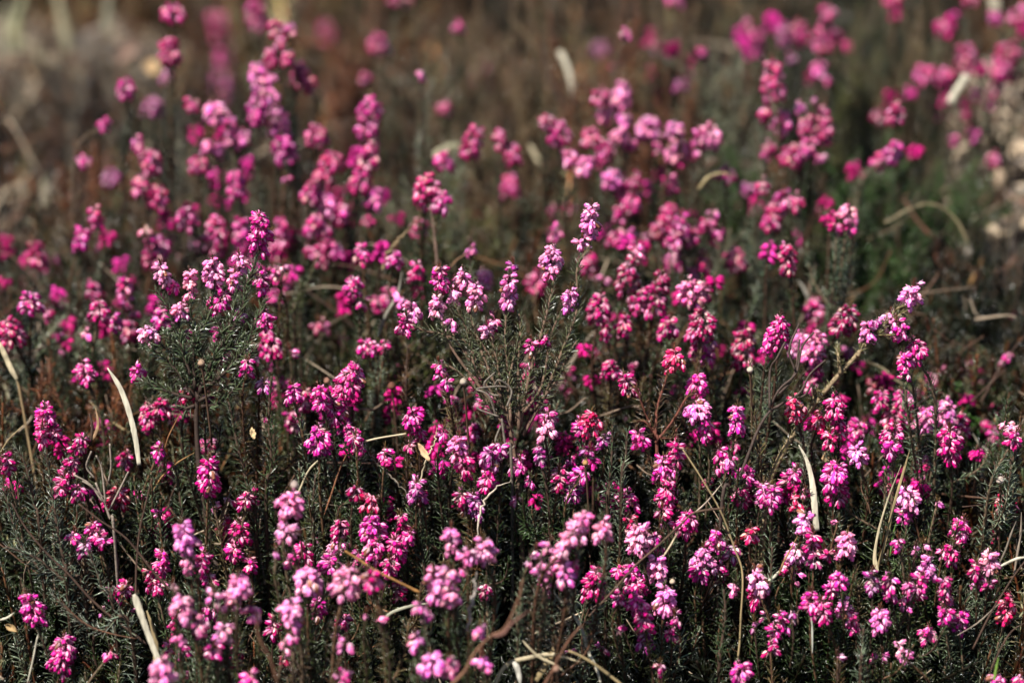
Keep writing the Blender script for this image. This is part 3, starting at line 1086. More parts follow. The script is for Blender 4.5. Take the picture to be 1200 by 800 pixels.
bush('heather_bush', 'open middle heather bush with pale tips and one tall thin twig over a grey tangle', 'heather bush', 1.205,
     [(612, 640), (608, 590), (606, 550), (600, 520), (597, 500)], .0017,
     [([(590, 505), (575, 470), (560, 430), (545, 390), (535, 362)], 1), ([(575, 470), (550, 430), (525, 400), (515, 350)], 1.6),
      ([(560, 430), (530, 400), (500, 388), (484, 385)], 1), ([(598, 500), (580, 440), (565, 390), (557, 362)], 1),
      ([(600, 500), (600, 440), (590, 400), (596, 355)], 1), ([(610, 500), (622, 450), (635, 390), (642, 350), (646, 325)], 1),
      ([(612, 510), (640, 460), (660, 410), (672, 355), (680, 315), (688, 282)], 1), ([(600, 500), (615, 460), (628, 430), (640, 405)], 1),
      ([(598, 500), (585, 470), (578, 430), (572, 395)], 1), ([(590, 480), (568, 440), (545, 408), (528, 392)], 1),
      ([(605, 500), (612, 440), (610, 390), (606, 370)], 1), ([(620, 480), (650, 440), (665, 420), (672, 398)], 1),
      ([(600, 505), (592, 450), (600, 410), (612, 385)], 1), ([(596, 500), (560, 460), (532, 430), (515, 415)], 1),
      ([(590, 470), (575, 420), (560, 400), (548, 385)], 1), ([(612, 490), (632, 450), (650, 395), (655, 370)], 1)],
     [(515, 314, 21, 30, 'p', 0), (542, 320, 24, 18, 'w', 0), (557, 334, 22, 30, 'w', 0), (533, 340, 13, 20, 'w', 0), (512, 350, 20, 24, 'w', 0),
      (482, 358, 24, 20, 'w', 0), (476, 372, 20, 24, 'p', 0), (597, 323, 21, 42, 'w', 4), (601, 310, 12, 12, 'u', 0), (578, 372, 15, 32, 'm', 15),
      (529, 374, 11, 15, 'w', 0), (570, 382, 11, 16, 'w', 0), (647, 293, 28, 24, 'w', 3), (645, 311, 20, 16, 'w', 0),
      (693, 243, 22, 36, 'w', 5), (682, 280, 11, 16, 'w', 5), (669, 340, 16, 28, 'w', 0), (622, 401, 13, 16, 'p', 0), (640, 395, 10, 12, 'm', 0)],
     (.13, .085, .06), (.12, .12, .08), None, .0064, .0022, 5)

bush('heather_branch', 'slanting tan leafy branch leaning far over with pale heads near its tip', 'heather branch', 1.20,
     [(893, 640), (898, 590), (905, 555), (935, 500), (972, 452), (1005, 415)], .0020,
     [([(1005, 415), (1030, 392), (1052, 368), (1064, 350)], 1), ([(1000, 420), (1010, 405), (1017, 395)], 1), ([(1020, 402), (1036, 395), (1043, 388)], 1),
      ([(985, 440), (984, 420), (980, 405)], 1), ([(950, 478), (954, 460), (958, 455)], 1), ([(1040, 382), (1052, 372), (1060, 372)], 1)],
     [(1070, 335, 24, 26, 'w', 10), (1043, 369, 28, 24, 'w', 0), (1052, 378, 16, 22, 'p', -15), (1018, 380, 16, 24, 'w', 5), (1028, 374, 11, 16, 'u', 0)],
     (.22, .17, .10), (.16, .13, .07), None, .0050, .0014, 6, trunk_leaf=.35, ang=38)

bush('heather_bush', 'reddish three-pronged heather bush with crimson-pink tips right of the middle bush', 'heather bush', 1.20,
     [(775, 620), (772, 570), (770, 530), (770, 510)], .0014,
     [([(770, 512), (760, 485), (750, 460), (740, 450)], 1), ([(770, 512), (775, 480), (780, 450), (786, 432)], 1), ([(772, 515), (790, 490), (803, 470), (812, 458)], 1),
      ([(770, 515), (755, 500), (745, 490)], 1), ([(770, 515), (785, 505), (795, 500)], 1)],
     [(733, 442, 22, 26, 'm', -20), (790, 410, 30, 26, 'r', 0), (817, 441, 26, 24, 'p', 0)],
     (.12, .04, .028), (.12, .07, .045), None, .0058, .0022, 4)

# bare forked twig, leafless
bush('bare_twig', 'dark leafless forked twig before pale pink heads', 'twig', 1.185,
     [(845, 605), (860, 575), (872, 545), (890, 500), (905, 478)], .0011,
     [([(905, 478), (918, 455), (935, 435), (946, 405), (958, 385)], 0), ([(905, 478), (930, 462), (950, 440), (958, 420)], 0), ([(903, 482), (906, 440), (912, 415), (916, 395)], 0),
      ([(905, 478), (922, 470), (940, 466), (955, 455)], 0), ([(935, 435), (932, 410), (938, 380)], 0), ([(912, 462), (925, 440), (930, 425), (941, 400)], 0)],
     [], (.06, .042, .035), LC)
bush('bare_twig', 'thin grey forked dead twig between the grey shoots and crimson head', 'twig', 1.18,
     [(135, 640), (128, 605), (112, 565)], .0009,
     [([(112, 565), (108, 545), (103, 530)], 0), ([(120, 585), (110, 570), (90, 556)], 0), ([(128, 600), (140, 572), (150, 552)], 0), ([(132, 566), (129, 540), (128, 520)], 0),
      ([(126, 590), (122, 550), (117, 528)], 0), ([(120, 590), (105, 575), (92, 568)], 0)],
     [], (.20, .17, .14), LC)
bush('dead_tangle', 'knotted grey tangle of dead curled stems in the middle bush', 'dead stems', 1.195,
     [(600, 560), (592, 520), (588, 490)], .0010,
     [([(588, 490), (575, 465), (560, 455), (575, 448), (592, 455)], 0), ([(592, 478), (598, 462), (590, 446), (584, 450)], 0),
      ([(588, 470), (576, 458), (572, 446), (580, 438)], 0),
      ([(580, 492), (568, 482), (560, 470)], 0),
      ([(590, 500), (578, 520), (588, 535), (600, 525)], 0)],
     [], (.13, .115, .095), LC)


def twiggy(label, x, y, D, hgt, spread, n, stemc, leafc, leafy=1, seed=0):
    """flowerless bush: a few stems from one foot, forking upwards; (x, y) is its top in the picture"""
    r = np.random.default_rng(seed + 100); top = P(x, y, D)
    foot = np.array([top[0], top[1] + .01, float(ground(top[0], top[1] + .01)) - .004]); H = max(top[2] - foot[2], .06)
    e = empty('heather_bush', foot, label, 'heather bush', 'flowerless heather bushes behind')
    st, fo = MB(), MB()
    for i in range(n):
        a = r.uniform(0, 6.28); q = spread * r.uniform(.2, 1); h = H * r.uniform(.72, 1.02)
        d = np.array([math.cos(a) * q, math.sin(a) * q * .6, 0])
        pth = catmull([[0, 0, 0], d * .25 + [0, 0, h * .4], d * .7 + [0, 0, h * .75] + r.normal(0, .004, 3), d + [0, 0, h]], 7)
        tube(st, pth, .0014, .0005, 5, 0, stemc, .12)
        if leafy: needles_along(fo, pth, .0066, .0030, 4, 52, np.array(leafc) * r.uniform(.7, 1.3), .35, 1.)
        for k in range(3):
            s0 = pth[int(len(pth) * r.uniform(.35, .75))]; e1 = s0 + np.array([r.normal(0, .018), r.normal(0, .012), r.uniform(.015, .045)])
            sp = catmull([s0, (s0 + e1) / 2 + r.normal(0, .003, 3), e1], 5); tube(st, sp, .0007, .0004, 4, 0, stemc, .12)
            if leafy: needles_along(fo, sp, .0064, .0030, 4, 52, np.array(leafc) * r.uniform(.7, 1.3), .05, 1.)
    link('stem', st.build('stem', [M_STM]), e)
    if fo.n: link('foliage', fo.build('foliage', [M_NEE]), e)


_B, _R, _G, _GG, _Y = (.22, .15, .10), (.26, .085, .045), (.05, .11, .025), (.24, .24, .20), (.13, .13, .05)
for i, a in enumerate([
        ('brown-grey bush at the top edge, left of the upright pale blade', 618, -12, 1.66, 0, .045, 12, (.16, .09, .06), _B),
        ('rusty bush at the top edge, just right of the upright pale blade', 712, -6, 1.62, 0, .045, 12, (.09, .045, .03), _R),
        ('grey-brown bush at the top edge, above the pale upper row', 790, 2, 1.64, 0, .05, 13, (.10, .06, .04), _B),
        ('rusty low bush between upright blade and pale upper row', 770, 80, 1.55, 0, .04, 10, (.09, .045, .03), _R),
        ('dim grey-green bush above the tall deep pink head', 858, 60, 1.58, 0, .04, 10, (.06, .04, .03), _GG),
        ('olive bush at the top edge before the blurred right heads', 1010, 18, 1.66, 0, .06, 13, (.09, .06, .04), _Y),
        ('brown straggly bush at the top edge, near the cream chip', 1075, 10, 1.68, 0, .05, 12, (.11, .07, .045), _B),
        ('green bush filling the dark moss hollow', 1010, 175, 1.52, 0, .06, 16, (.05, .04, .025), _G),
        ('green bush right of the one in the hollow', 1085, 200, 1.52, 0, .05, 14, (.05, .04, .025), _G),
        ('low green bush in front of the hollow', 1045, 270, 1.44, 0, .05, 13, (.05, .04, .025), _G),
        ('green bush behind the crowded right-hand bank', 1130, 455, 1.33, 0, .035, 10, (.06, .04, .03), _G),
        ('dark green bush behind the pale upper row', 880, 165, 1.54, 0, .04, 11, (.05, .035, .025), _G),
        ('rusty bush behind the orange stem at the right', 1120, 320, 1.48, 0, .045, 10, (.12, .05, .03), _R),
        ('grey bush around the blurred leafy column', 500, 150, 1.54, 0, .035, 9, (.10, .07, .05), _GG),
        ('brown bush right of the blurred leafy column', 560, 120, 1.58, 0, .04, 10, (.16, .09, .06), _B),
        ('olive-brown bush behind the bare brown stem', 545, 235, 1.45, 0, .045, 12, (.08, .05, .035), _Y),
        ('grey-brown bush under the tall soft clump', 225, 165, 1.60, 0, .045, 12, (.11, .08, .07), _B),
        ('reddish bush left of the tall soft clump', 120, 160, 1.62, 0, .04, 10, (.12, .05, .035), _R),
        ('grey bush below the soft left heads', 75, 370, 1.34, 0, .04, 10, (.09, .06, .045), _GG),
        ('rusty bush left of the upright straw blade', 95, 440, 1.28, 0, .035, 10, (.11, .05, .03), _R),
        ('reddish bush at the top edge right of the hazy pink mass', 410, -5, 1.80, 0, .05, 11, (.11, .05, .035), _R),
        ('brown bush at the top edge in the middle', 510, -8, 1.74, 0, .05, 12, (.10, .05, .035), _B),
        ('dark olive bush in the gap between both leafy bushes', 430, 372, 1.30, 0, .035, 11, (.06, .04, .03), _Y)]):
    twiggy(a[0], a[1], a[2], a[3], a[4], a[5], a[6], a[7], a[8], seed=i)


# leafy shoots without flowers
def shoot(label, pts, D, tint, stemc=(.05, .03, .02), L=.0066, step=.0021, per=4, r=.0010, t0=.12, ang=64):
    w = path3(pts, D)
    root = w[-1].copy(); root[2] = float(ground(root[0], root[1])) - .004
    e = empty('leafy_shoot', root, label, 'leafy shoot', 'leafy heather shoots without flowers')
    pth = catmull(np.vstack([root, w[::-1]]), 9) - root
    st, fo = MB(), MB()
    tube(st, pth, r * 1.2, r * .5, 6, 0, stemc, .1)
    needles_along(fo, pth, L, step, per, ang, tint, t0, 1.)
    link('stem', st.build('stem', [M_STM]), e); link('foliage', fo.build('foliage', [M_NEE]), e)


GG = (.12, .135, .12)
shoot('grey-green shoot with a pale blunt tip by the left edge', [(18, 524), (30, 545), (40, 590), (48, 640)], 1.19, GG)
shoot('grey-green shoot just under the pale-tipped one, leaning left', [(2, 560), (12, 600), (25, 640), (50, 670), (72, 700)], 1.185, GG)
shoot('grey fir-like shoot lying nearly flat at the left edge', [(6, 640), (22, 645), (45, 655), (75, 680), (100, 705)], 1.175, (.19, .20, .19), t0=.3)
shoot('grey-green shoot standing in front of the long dark twig', [(54, 530), (60, 570), (66, 610), (75, 660), (80, 700)], 1.17, (.12, .14, .12), t0=.3)
shoot('grey-green shoot right of the two-tone pink head', [(103, 645), (112, 665), (120, 690), (135, 730)], 1.165, (.15, .17, .15), t0=.3)
shoot('low grey shoot along the rusty side twig', [(62, 697), (75, 710), (95, 728), (120, 740), (155, 747)], 1.155, (.18, .19, .18), t0=.4)
shoot('shaggy needle shoot between the dark trunk and the bent stalk', [(318, 440), (315, 490), (318, 550), (312, 600)], 1.19, (.05, .065, .03))
shoot('green shoot under the leafy branch, beside its trunk', [(268, 470), (278, 520), (290, 570), (300, 620)], 1.19, (.06, .08, .045))
shoot('dark upright shoot at the left of the dark trunk', [(205, 545), (212, 590), (215, 640)], 1.195, (.06, .08, .05))
shoot('tall grey blurred leafy column without flowers', [(507, 95), (500, 130), (495, 165), (494, 200)], 1.50, (.20, .19, .17), L=.0065, step=.0018, per=6)
shoot('blurred grey-brown leafy column behind the pale head', [(200, 112), (206, 140), (210, 170), (213, 200)], 1.60, (.22, .19, .18), L=.0065, step=.0018, per=6)
shoot('soft olive shoot with feathery needles behind the leafy branch', [(369, 305), (360, 335), (352, 370)], 1.32, (.09, .095, .05), step=.0018, per=5)
shoot('second soft olive shoot, left of the feathery one', [(352, 330), (348, 360), (345, 385)], 1.31, (.09, .095, .05), step=.0018, per=5)
shoot('bright green shoot under the pale pink sprigs', [(313, 475), (320, 500), (322, 540)], 1.21, (.05, .085, .03), per=5)
shoot('upright green shoot right of the crimson twin heads', [(718, 492), (717, 530), (714, 575), (712, 610)], 1.185, (.06, .08, .055))
shoot('pale-needled shoot right of the slender long head', [(735, 505), (733, 540), (728, 590)], 1.18, (.14, .16, .13))
shoot('tan bristly shoot left of the bare forked twig', [(879, 425), (882, 470), (888, 520), (890, 570)], 1.20, (.15, .12, .07), per=5, ang=50)
shoot('dark bristly shoot under the bent head at the right edge', [(1180, 470), (1178, 505), (1180, 540), (1184, 575)], 1.20, (.05, .07, .03), per=6, step=.0018)
shoot('dark green shoot left of the one at the right edge', [(1158, 520), (1164, 540), (1172, 560), (1178, 590)], 1.20, (.045, .07, .03), per=6, step=.0018)
shoot('rust-tipped shoot at the right edge', [(1197, 488), (1192, 520), (1190, 550)], 1.205, (.12, .06, .03), per=5)
shoot('slim upright shoot left of the twin straw blades', [(1003, 660), (1003, 690), (1006, 720)], 1.175, (.14, .10, .06), per=5)
shoot('leafy shoot between the mound and the near pale clump', [(492, 590), (494, 640), (498, 700)], 1.19, (.06, .075, .05))
shoot('grey needle shoot under the bent pale stalk', [(370, 555), (367, 590), (368, 640)], 1.19, (.14, .15, .13))
shoot('dark needle shoot rising beside the long thin straw', [(848, 690), (850, 720), (845, 760), (842, 800)], 1.155, (.055, .075, .045))
shoot('pale-edged shoot in the dark right of the long thin straw', [(905, 640), (903, 680), (900, 720)], 1.175, (.13, .15, .12))
shoot('silvery shoot low under the wide magenta row', [(1012, 735), (1010, 770), (1008, 800)], 1.14, (.15, .17, .14))
shoot('rusty thin shoot behind the leafy branch foot', [(105, 485), (108, 500), (106, 520), (100, 545)], 1.20, (.11, .04, .03), L=.004, ang=35)
shoot('rusty dead shoot between soft magenta heads near the middle', [(478, 405), (476, 440), (476, 480)], 1.26, (.13, .06, .03))


# ------------------------------------------------------------------ straw, dry stalks, twigs
def blade(name, label, cat, pts, D, w, tint, flat=.16, prof=((0, .25, .7, 1), (.55, 1, .9, .15)), group=None, mat=None, side=RT, kink=0.):
    pth = catmull(path3(pts, D), 8); w = w * .82; tint = np.array(tint) * (1 if mat else .72)
    if kink: pth = pth + rng.normal(0, kink, pth.shape)
    root = pth[0].copy(); m = K * D
    mb = MB(); n = len(pth)
    tube(mb, pth - root, w * m / 2, w * m / 2, 10, 0, tint, .09, flat, side, prof)
    c = mb.c[0]; st = (np.sin(np.arange(len(c)) * 2.4) * .16 + .95) * np.interp(np.arange(len(c)), np.linspace(0, len(c), 12), rng.uniform(.62, 1.1, 12))                       # pale and dark ribs along the blade
    mb.c[0] = np.clip(c * st[:, None], 0, 1)
    o = link(name, mb.build(name, [mat or M_STR]), None, tuple(root))
    o['label'] = label; o['category'] = cat
    if group: o['group'] = group
    return o


ST = (.62, .53, .36); ST2 = (.42, .32, .17); ST3 = (.74, .69, .56); TW = (.07, .04, .028); TG = (.24, .20, .16)
SG = 'dry straw blades'
blade('straw_blade', 'upright curved cream straw blade left of the leafy branch', 'straw blade', [(163, 545), (159, 515), (152, 485), (141, 455), (126, 431)], 1.205, 8.5, ST3, prof=((0, .3, .8, 1), (.7, 1, .85, .2)), group=SG)
blade('straw_blade', 'broad twisted cream husk in front of the long dark twig', 'straw blade', [(191, 785), (182, 764), (172, 738), (163, 713), (157, 696)], 1.13, 11, ST3, prof=((0, .5, .9, 1), (.8, .75, 1, .4)), group=SG)
blade('straw_blade', 'brown folded back half of the twisted husk, beside it', 'straw blade', [(181, 790), (183, 765), (180, 740), (172, 715)], 1.14, 8, ST2, group=SG)
blade('straw_blade', 'broad pale blade with a bent hair-thin tip', 'straw blade', [(957, 622), (954, 585), (951, 560), (945, 538), (936, 521)], 1.195, 9.5, ST3, prof=((0, .35, .75, 1), (.9, 1, .55, .12)), group=SG)
blade('straw_blade', 'taller of the twin tan blades standing on the right', 'straw blade', [(1026, 672), (1036, 640), (1048, 590), (1058, 555), (1066, 527)], 1.185, 5, ST2, prof=((0, .1, .8, 1), (.6, .9, .7, .1)), group=SG)
blade('straw_blade', 'shorter pale twin of the tan blades on the right', 'straw blade', [(1029, 670), (1025, 652), (1030, 620), (1042, 580), (1056, 545)], 1.18, 6, ST, prof=((0, .15, .3, 1), (.5, 1.1, .7, .1)), group=SG)
blade('dry_stalk', 'bent pale stalk crossing below the long magenta heads', 'dry stalk', [(345, 590), (352, 572), (364, 548), (385, 532), (405, 524), (440, 514), (476, 508)], 1.20, 3.2, ST, .9, ((0, 1), (1, .8)))
blade('dry_stalk', 'thin tan stalk bent at a joint beside the pale pink heads', 'dry stalk', [(860, 800), (866, 760), (868, 725), (870, 672), (860, 640), (845, 600), (822, 560), (800, 526)], 1.16, 2.8, ST2, .9, ((0, 1), (1.1, .7)))
blade('straw_blade', 'long pale blade curving down through the straw loop', 'straw blade', [(704, 800), (698, 780), (690, 765), (682, 738), (672, 720), (658, 705), (645, 688)], 1.135, 5, ST3, .3, group=SG)
blade('straw_blade', 'flat arched straw loop at the bottom edge', 'straw blade', [(580, 803), (588, 785), (600, 775), (620, 770), (645, 766), (662, 770), (680, 775)], 1.12, 6, ST, .25, group=SG)
blade('straw_blade', 'small inner curl of straw above the arched loop', 'straw blade', [(650, 765), (652, 750), (646, 735), (636, 727), (626, 725)], 1.13, 3.6, ST, .3, group=SG)
blade('straw_blade', 'broad tan blade standing inside the straw loop', 'straw blade', [(628, 798), (638, 780), (646, 768), (649, 756)], 1.125, 10, ST2, .2, group=SG)
blade('straw_blade', 'pale straw crossing the arched loop', 'straw blade', [(612, 750), (630, 768), (650, 778), (662, 787)], 1.12, 4, ST, .3, group=SG)
blade('straw_blade', 'ragged white strip hanging under the arched loop', 'straw blade', [(602, 775), (607, 785), (610, 803)], 1.115, 8, (.75, .72, .65), .2, group=SG)
blade('dry_stalk', 'straight tan stalk running out of the straw loop', 'dry stalk', [(730, 803), (700, 780), (680, 768), (666, 762)], 1.11, 4, ST2, .9, ((0, 1), (1, .8)))
blade('straw_blade', 'pale flat blade behind the near green needles', 'straw blade', [(447, 730), (458, 718), (480, 710), (505, 706)], 1.15, 4.5, (.55, .55, .42), .3, group=SG)
blade('straw_blade', 'short white blade at the left edge, low down', 'straw blade', [(0, 726), (9, 723), (17, 717)], 1.15, 3.4, ST3, .4, group=SG)
blade('dry_stalk', 'white thin stalk leaning at the lower left', 'dry stalk', [(32, 800), (38, 775), (43, 750), (45, 742)], 1.14, 2.4, ST3, .9)
blade('dry_stalk', 'whitish stalk reaching in from the right edge', 'dry stalk', [(1205, 652), (1190, 655), (1175, 662), (1164, 668)], 1.17, 4.5, ST3, .8)
blade('dry_stalk', 'pale forked stalk rising beside the right edge', 'dry stalk', [(1170, 662), (1178, 645), (1185, 625), (1191, 610)], 1.17, 3, TG, .9)
blade('dry_stalk', 'grey upright stalk closest to the right edge', 'dry stalk', [(1188, 675), (1192, 650), (1196, 625), (1197, 600)], 1.175, 3.6, (.3, .24, .19), .9)
blade('twig', 'rough brown twig winding up at the right edge', 'twig', [(1140, 760), (1160, 720), (1175, 695), (1190, 672), (1203, 655)], 1.16, 3.2, TW, .9, ((0, 1), (1, .7)), mat=M_STM)
blade('twig', 'grey twig running low under the crimson head', 'twig', [(1120, 745), (1145, 730), (1165, 712), (1180, 700)], 1.16, 2.4, TG, .9, mat=M_STM)
blade('twig', 'thin dark twig near the green blade', 'twig', [(1155, 800), (1170, 765), (1185, 740), (1203, 728)], 1.15, 2.6, TW, .9, mat=M_STM)
blade('twig', 'long dark twig sloping down from the left edge', 'twig', [(172, 755), (160, 745), (130, 722), (105, 700), (80, 672), (55, 648), (30, 618), (14, 590)], 1.165, 4, TW, .9, ((0, 1), (1.1, .6)), mat=M_STM)
blade('twig', 'second dark twig, crossing the long one higher up', 'twig', [(200, 692), (180, 670), (163, 648), (145, 628), (118, 610), (92, 590)], 1.155, 3.6, TW, .9, ((0, 1), (1.1, .6)), mat=M_STM)
blade('twig', 'upright dark twig standing behind the cream husk', 'twig', [(159, 700), (160, 660), (164, 620), (172, 585), (178, 560)], 1.16, 3, TW, .9, ((0, 1), (1.1, .6)), mat=M_STM)
blade('twig', 'rusty thin side twig under the long dark twig', 'twig', [(160, 748), (130, 742), (105, 733), (85, 718), (70, 700)], 1.15, 2, (.14, .07, .04), .9, mat=M_STM)
blade('twig', 'golden-brown straight twig left of the dark trunk', 'twig', [(178, 578), (190, 558), (208, 542), (228, 530)], 1.19, 3, (.28, .16, .06), .9, mat=M_STM)
blade('twig', 'short reddish stalk between soft magenta pair and trunk', 'twig', [(193, 525), (198, 510), (205, 496), (212, 482)], 1.20, 2, (.25, .12, .05), .9, mat=M_STM)
blade('twig', 'orange-brown twig lying across the near pale heads', 'twig', [(492, 694), (470, 683), (440, 668), (420, 655), (404, 645)], 1.12, 4, (.33, .17, .055), .9, ((0, 1), (1, .8)), mat=M_STM)
blade('twig', 'brown diagonal twig crossing the magenta row', 'twig', [(690, 722), (720, 690), (745, 662), (770, 640), (800, 612), (815, 600), (848, 595)], 1.15, 3.2, (.10, .06, .04), .9, ((0, 1), (1, .9)), mat=M_STM)
blade('twig', 'pale thin twig beside the brown diagonal one', 'twig', [(775, 655), (785, 640), (795, 622)], 1.15, 2.4, ST, .9, mat=M_STM)
blade('twig', 'light grey twig slanting right of the thin straw', 'twig', [(812, 602), (828, 588), (847, 565)], 1.175, 2.4, (.40, .33, .27), .9, mat=M_STM)
blade('twig', 'thick reddish-brown twig rising from the straw loop', 'twig', [(637, 803), (648, 785), (655, 770), (668, 748), (682, 732)], 1.09, 5, (.13, .06, .035), .9, ((0, 1), (1, .6)), mat=M_STM)
blade('twig', 'near brown blurred forked stem at the bottom edge', 'twig', [(528, 803), (545, 785), (556, 765), (575, 745), (592, 735), (608, 700), (612, 680)], 1.06, 4.5, (.20, .10, .06), .9, ((0, 1), (1, .6)), mat=M_STM)
blade('twig', 'blurred brown side fork before the near pale clump', 'twig', [(578, 745), (590, 742), (600, 730), (620, 715)], 1.05, 5, (.18, .09, .07), .9, mat=M_STM)
blade('twig', 'near brown blurred stem in the lower left crowd', 'twig', [(325, 800), (316, 770), (303, 745), (301, 715)], 1.05, 4, (.13, .06, .035), .9, mat=M_STM)
blade('twig', 'pale gnarled twig behind the near pale clump', 'twig', [(548, 740), (552, 710), (556, 690), (557, 670)], 1.10, 5, (.40, .36, .33), .9, mat=M_STM, kink=.0006)
blade('twig', 'whitish twig climbing towards the bush foot', 'twig', [(559, 628), (563, 600), (572, 580), (598, 562)], 1.17, 3.2, (.48, .42, .34), .9, mat=M_STM, kink=.0004)
blade('dry_stalk', 'white jagged stalk right of the slender pink heads', 'dry stalk', [(487, 600), (494, 560), (503, 530), (510, 515), (512, 500)], 1.185, 2.4, ST, .9, kink=.0005)
blade('dry_stalk', 'pale bristly stalk below the small pink head', 'dry stalk', [(478, 580), (465, 565), (450, 550), (437, 538), (430, 527)], 1.19, 2.6, TG, .9, kink=.0004)
blade('twig', 'reddish stem under the leaning pink head', 'twig', [(380, 603), (388, 580), (398, 550), (408, 528)], 1.195, 3, (.22, .10, .05), .9, mat=M_STM)
blade('twig', 'bare brown stem carrying the soft two-headed sprig', 'twig', [(514, 335), (512, 305), (509, 275), (505, 245)], 1.31, 4, (.20, .13, .10), .9, mat=M_STM)
blade('twig', 'thin brown twig ending in one pink bell', 'twig', [(524, 318), (535, 305), (545, 298), (560, 282)], 1.30, 2.4, (.20, .11, .06), .9, mat=M_STM)
blade('dry_stalk', 'soft pale stalk under the pair behind the bushes', 'dry stalk', [(443, 395), (452, 370), (466, 345), (471, 318)], 1.30, 5, (.32, .30, .25), .9)
blade('twig', 'soft seed-headed tan stalk in the gap between bushes', 'twig', [(445, 325), (455, 298), (470, 278), (490, 256)], 1.32, 4.5, (.24, .18, .10), .9, mat=M_STM, kink=.0008)
blade('dry_stalk', 'soft pale diagonal twig right of the grey tangle', 'dry stalk', [(650, 462), (664, 435), (678, 412), (690, 396), (700, 386)], 1.34, 6, (.36, .29, .22), .9)
blade('straw_blade', 'soft arc of tan straw at the left edge', 'straw blade', [(45, 585), (40, 555), (33, 515), (25, 470), (18, 440), (0, 408)], 1.26, 3.6, (.30, .21, .11), .35, group=SG)
blade('straw_blade', 'upper pale end of the arc at the left edge', 'straw blade', [(20, 445), (12, 430), (4, 412), (-4, 395)], 1.255, 8, ST, .3, group=SG)
blade('straw_blade', 'faint blurred straw bow behind the left arc', 'straw blade', [(14, 520), (16, 490), (12, 465), (4, 450)], 1.35, 9, (.36, .33, .22), .3, group=SG)
blade('straw_blade', 'thin soft straw slanting towards the upright blade', 'straw blade', [(160, 512), (140, 500), (120, 485), (105, 470)], 1.27, 3.6, ST2, .5, group=SG)
blade('straw_blade', 'curled tan straw above the four-headed sprig', 'straw blade', [(104, 520), (112, 508), (115, 495), (112, 478)], 1.20, 5, (.45, .28, .16), .3, group=SG)
blade('straw_blade', 'thin tan straw crossing in front of the left arc', 'straw blade', [(0, 530), (10, 515), (20, 505), (28, 497)], 1.22, 2, ST2, .5, group=SG)
blade('straw_blade', 'upright blurred pale blade high up in the middle', 'straw blade', [(673, 126), (672, 105), (667, 85), (661, 70), (655, 60)], 1.66, 9, ST3, .25, ((0, 1), (1, .9)), group=SG)
blade('twig', 'dark blurred stem left of the upright pale blade', 'twig', [(672, 140), (655, 115), (645, 90), (637, 60), (635, 40)], 1.62, 5, (.05, .03, .025), .9, mat=M_STM)
blade('straw_blade', 'short blurred blade lying behind the grey column', 'straw blade', [(506, 185), (517, 176), (530, 171), (538, 172)], 1.56, 9, (.52, .50, .33), .3, ((0, 1), (.8, 1)), group=SG)
blade('straw_blade', 'soft pale blade under the pale pair, right of centre', 'straw blade', [(633, 193), (626, 180), (620, 168)], 1.60, 8, ST, .3, group=SG)
blade('straw_blade', 'blurred cream chip between magenta heads', 'straw blade', [(1113, 121), (1119, 110), (1127, 98), (1133, 88)], 1.56, 12, ST3, .35, ((0, .5, 1), (1, .8, .9)), group=SG)
blade('straw_blade', 'pale blurred blade at the top edge, near the corner', 'straw blade', [(1166, 12), (1166, 4), (1160, -8)], 1.75, 16, (.5, .45, .35), .3, ((0, 1), (1, .9)), group=SG)
blade('dry_stalk', 'thin arched stalk over the dark green moss', 'dry stalk', [(1037, 261), (1050, 254), (1064, 246), (1085, 239), (1105, 244), (1122, 260), (1135, 285)], 1.44, 3.6, (.30, .24, .14), .9, ((0, .4, 1), (1.3, 1, .8)))
blade('twig', 'long blurred red-brown stem sloping to the right edge', 'twig', [(1205, 352), (1170, 338), (1140, 318), (1110, 292), (1080, 265), (1060, 235)], 1.50, 6, (.19, .09, .06), .9, ((0, 1), (1, .6)), mat=M_STM)
blade('twig', 'blurred orange stem crossing the red-brown one', 'twig', [(1105, 385), (1120, 362), (1132, 340), (1145, 318), (1152, 300)], 1.48, 5, (.30, .17, .06), .9, mat=M_STM)
blade('twig', 'fine rusty upright stem right of the moss', 'twig', [(1098, 310), (1095, 285), (1092, 268)], 1.47, 4, (.16, .05, .03), .9, mat=M_STM)
blade('dry_stalk', 'small pale bow right of the crowded bank', 'dry stalk', [(1110, 475), (1113, 460), (1122, 450), (1134, 447), (1142, 456)], 1.36, 4, (.42, .38, .28), .9)
blade('dry_stalk', 'larger pale bow near the right edge', 'dry stalk', [(1150, 585), (1150, 560), (1154, 540), (1158, 530), (1148, 520), (1140, 508)], 1.28, 5, (.40, .36, .30), .6)
blade('dry_stalk', 'soft tan stalk above the larger pale bow', 'dry stalk', [(1160, 498), (1163, 480), (1172, 465), (1182, 458)], 1.34, 5, (.33, .27, .17), .8)
blade('dry_stalk', 'soft straw slanting behind the slanting branch', 'dry stalk', [(1072, 458), (1050, 445), (1035, 432), (1018, 424)], 1.32, 3.5, (.36, .30, .19), .9)
blade('dry_stalk', 'soft pale upright stem under the tall magenta head', 'dry stalk', [(1057, 480), (1059, 465), (1060, 450)], 1.22, 4, (.30, .26, .2), .9)
blade('dry_stalk', 'pale soft stem under the long soft head beside moss', 'dry stalk', [(948, 352), (942, 338), (935, 328)], 1.38, 5, (.36, .34, .30), .9)
blade('straw_blade', 'thin green-brown straw above the pale upper row', 'straw blade', [(818, 222), (830, 208), (845, 203), (860, 206)], 1.40, 4, (.5, .4, .2), .5, group=SG)
blade('green_blade', 'bright green grass blade at the bottom edge', 'grass blade', [(1165, 797), (1167, 785), (1170, 770)], 1.13, 4, (.20, .36, .05), .4)
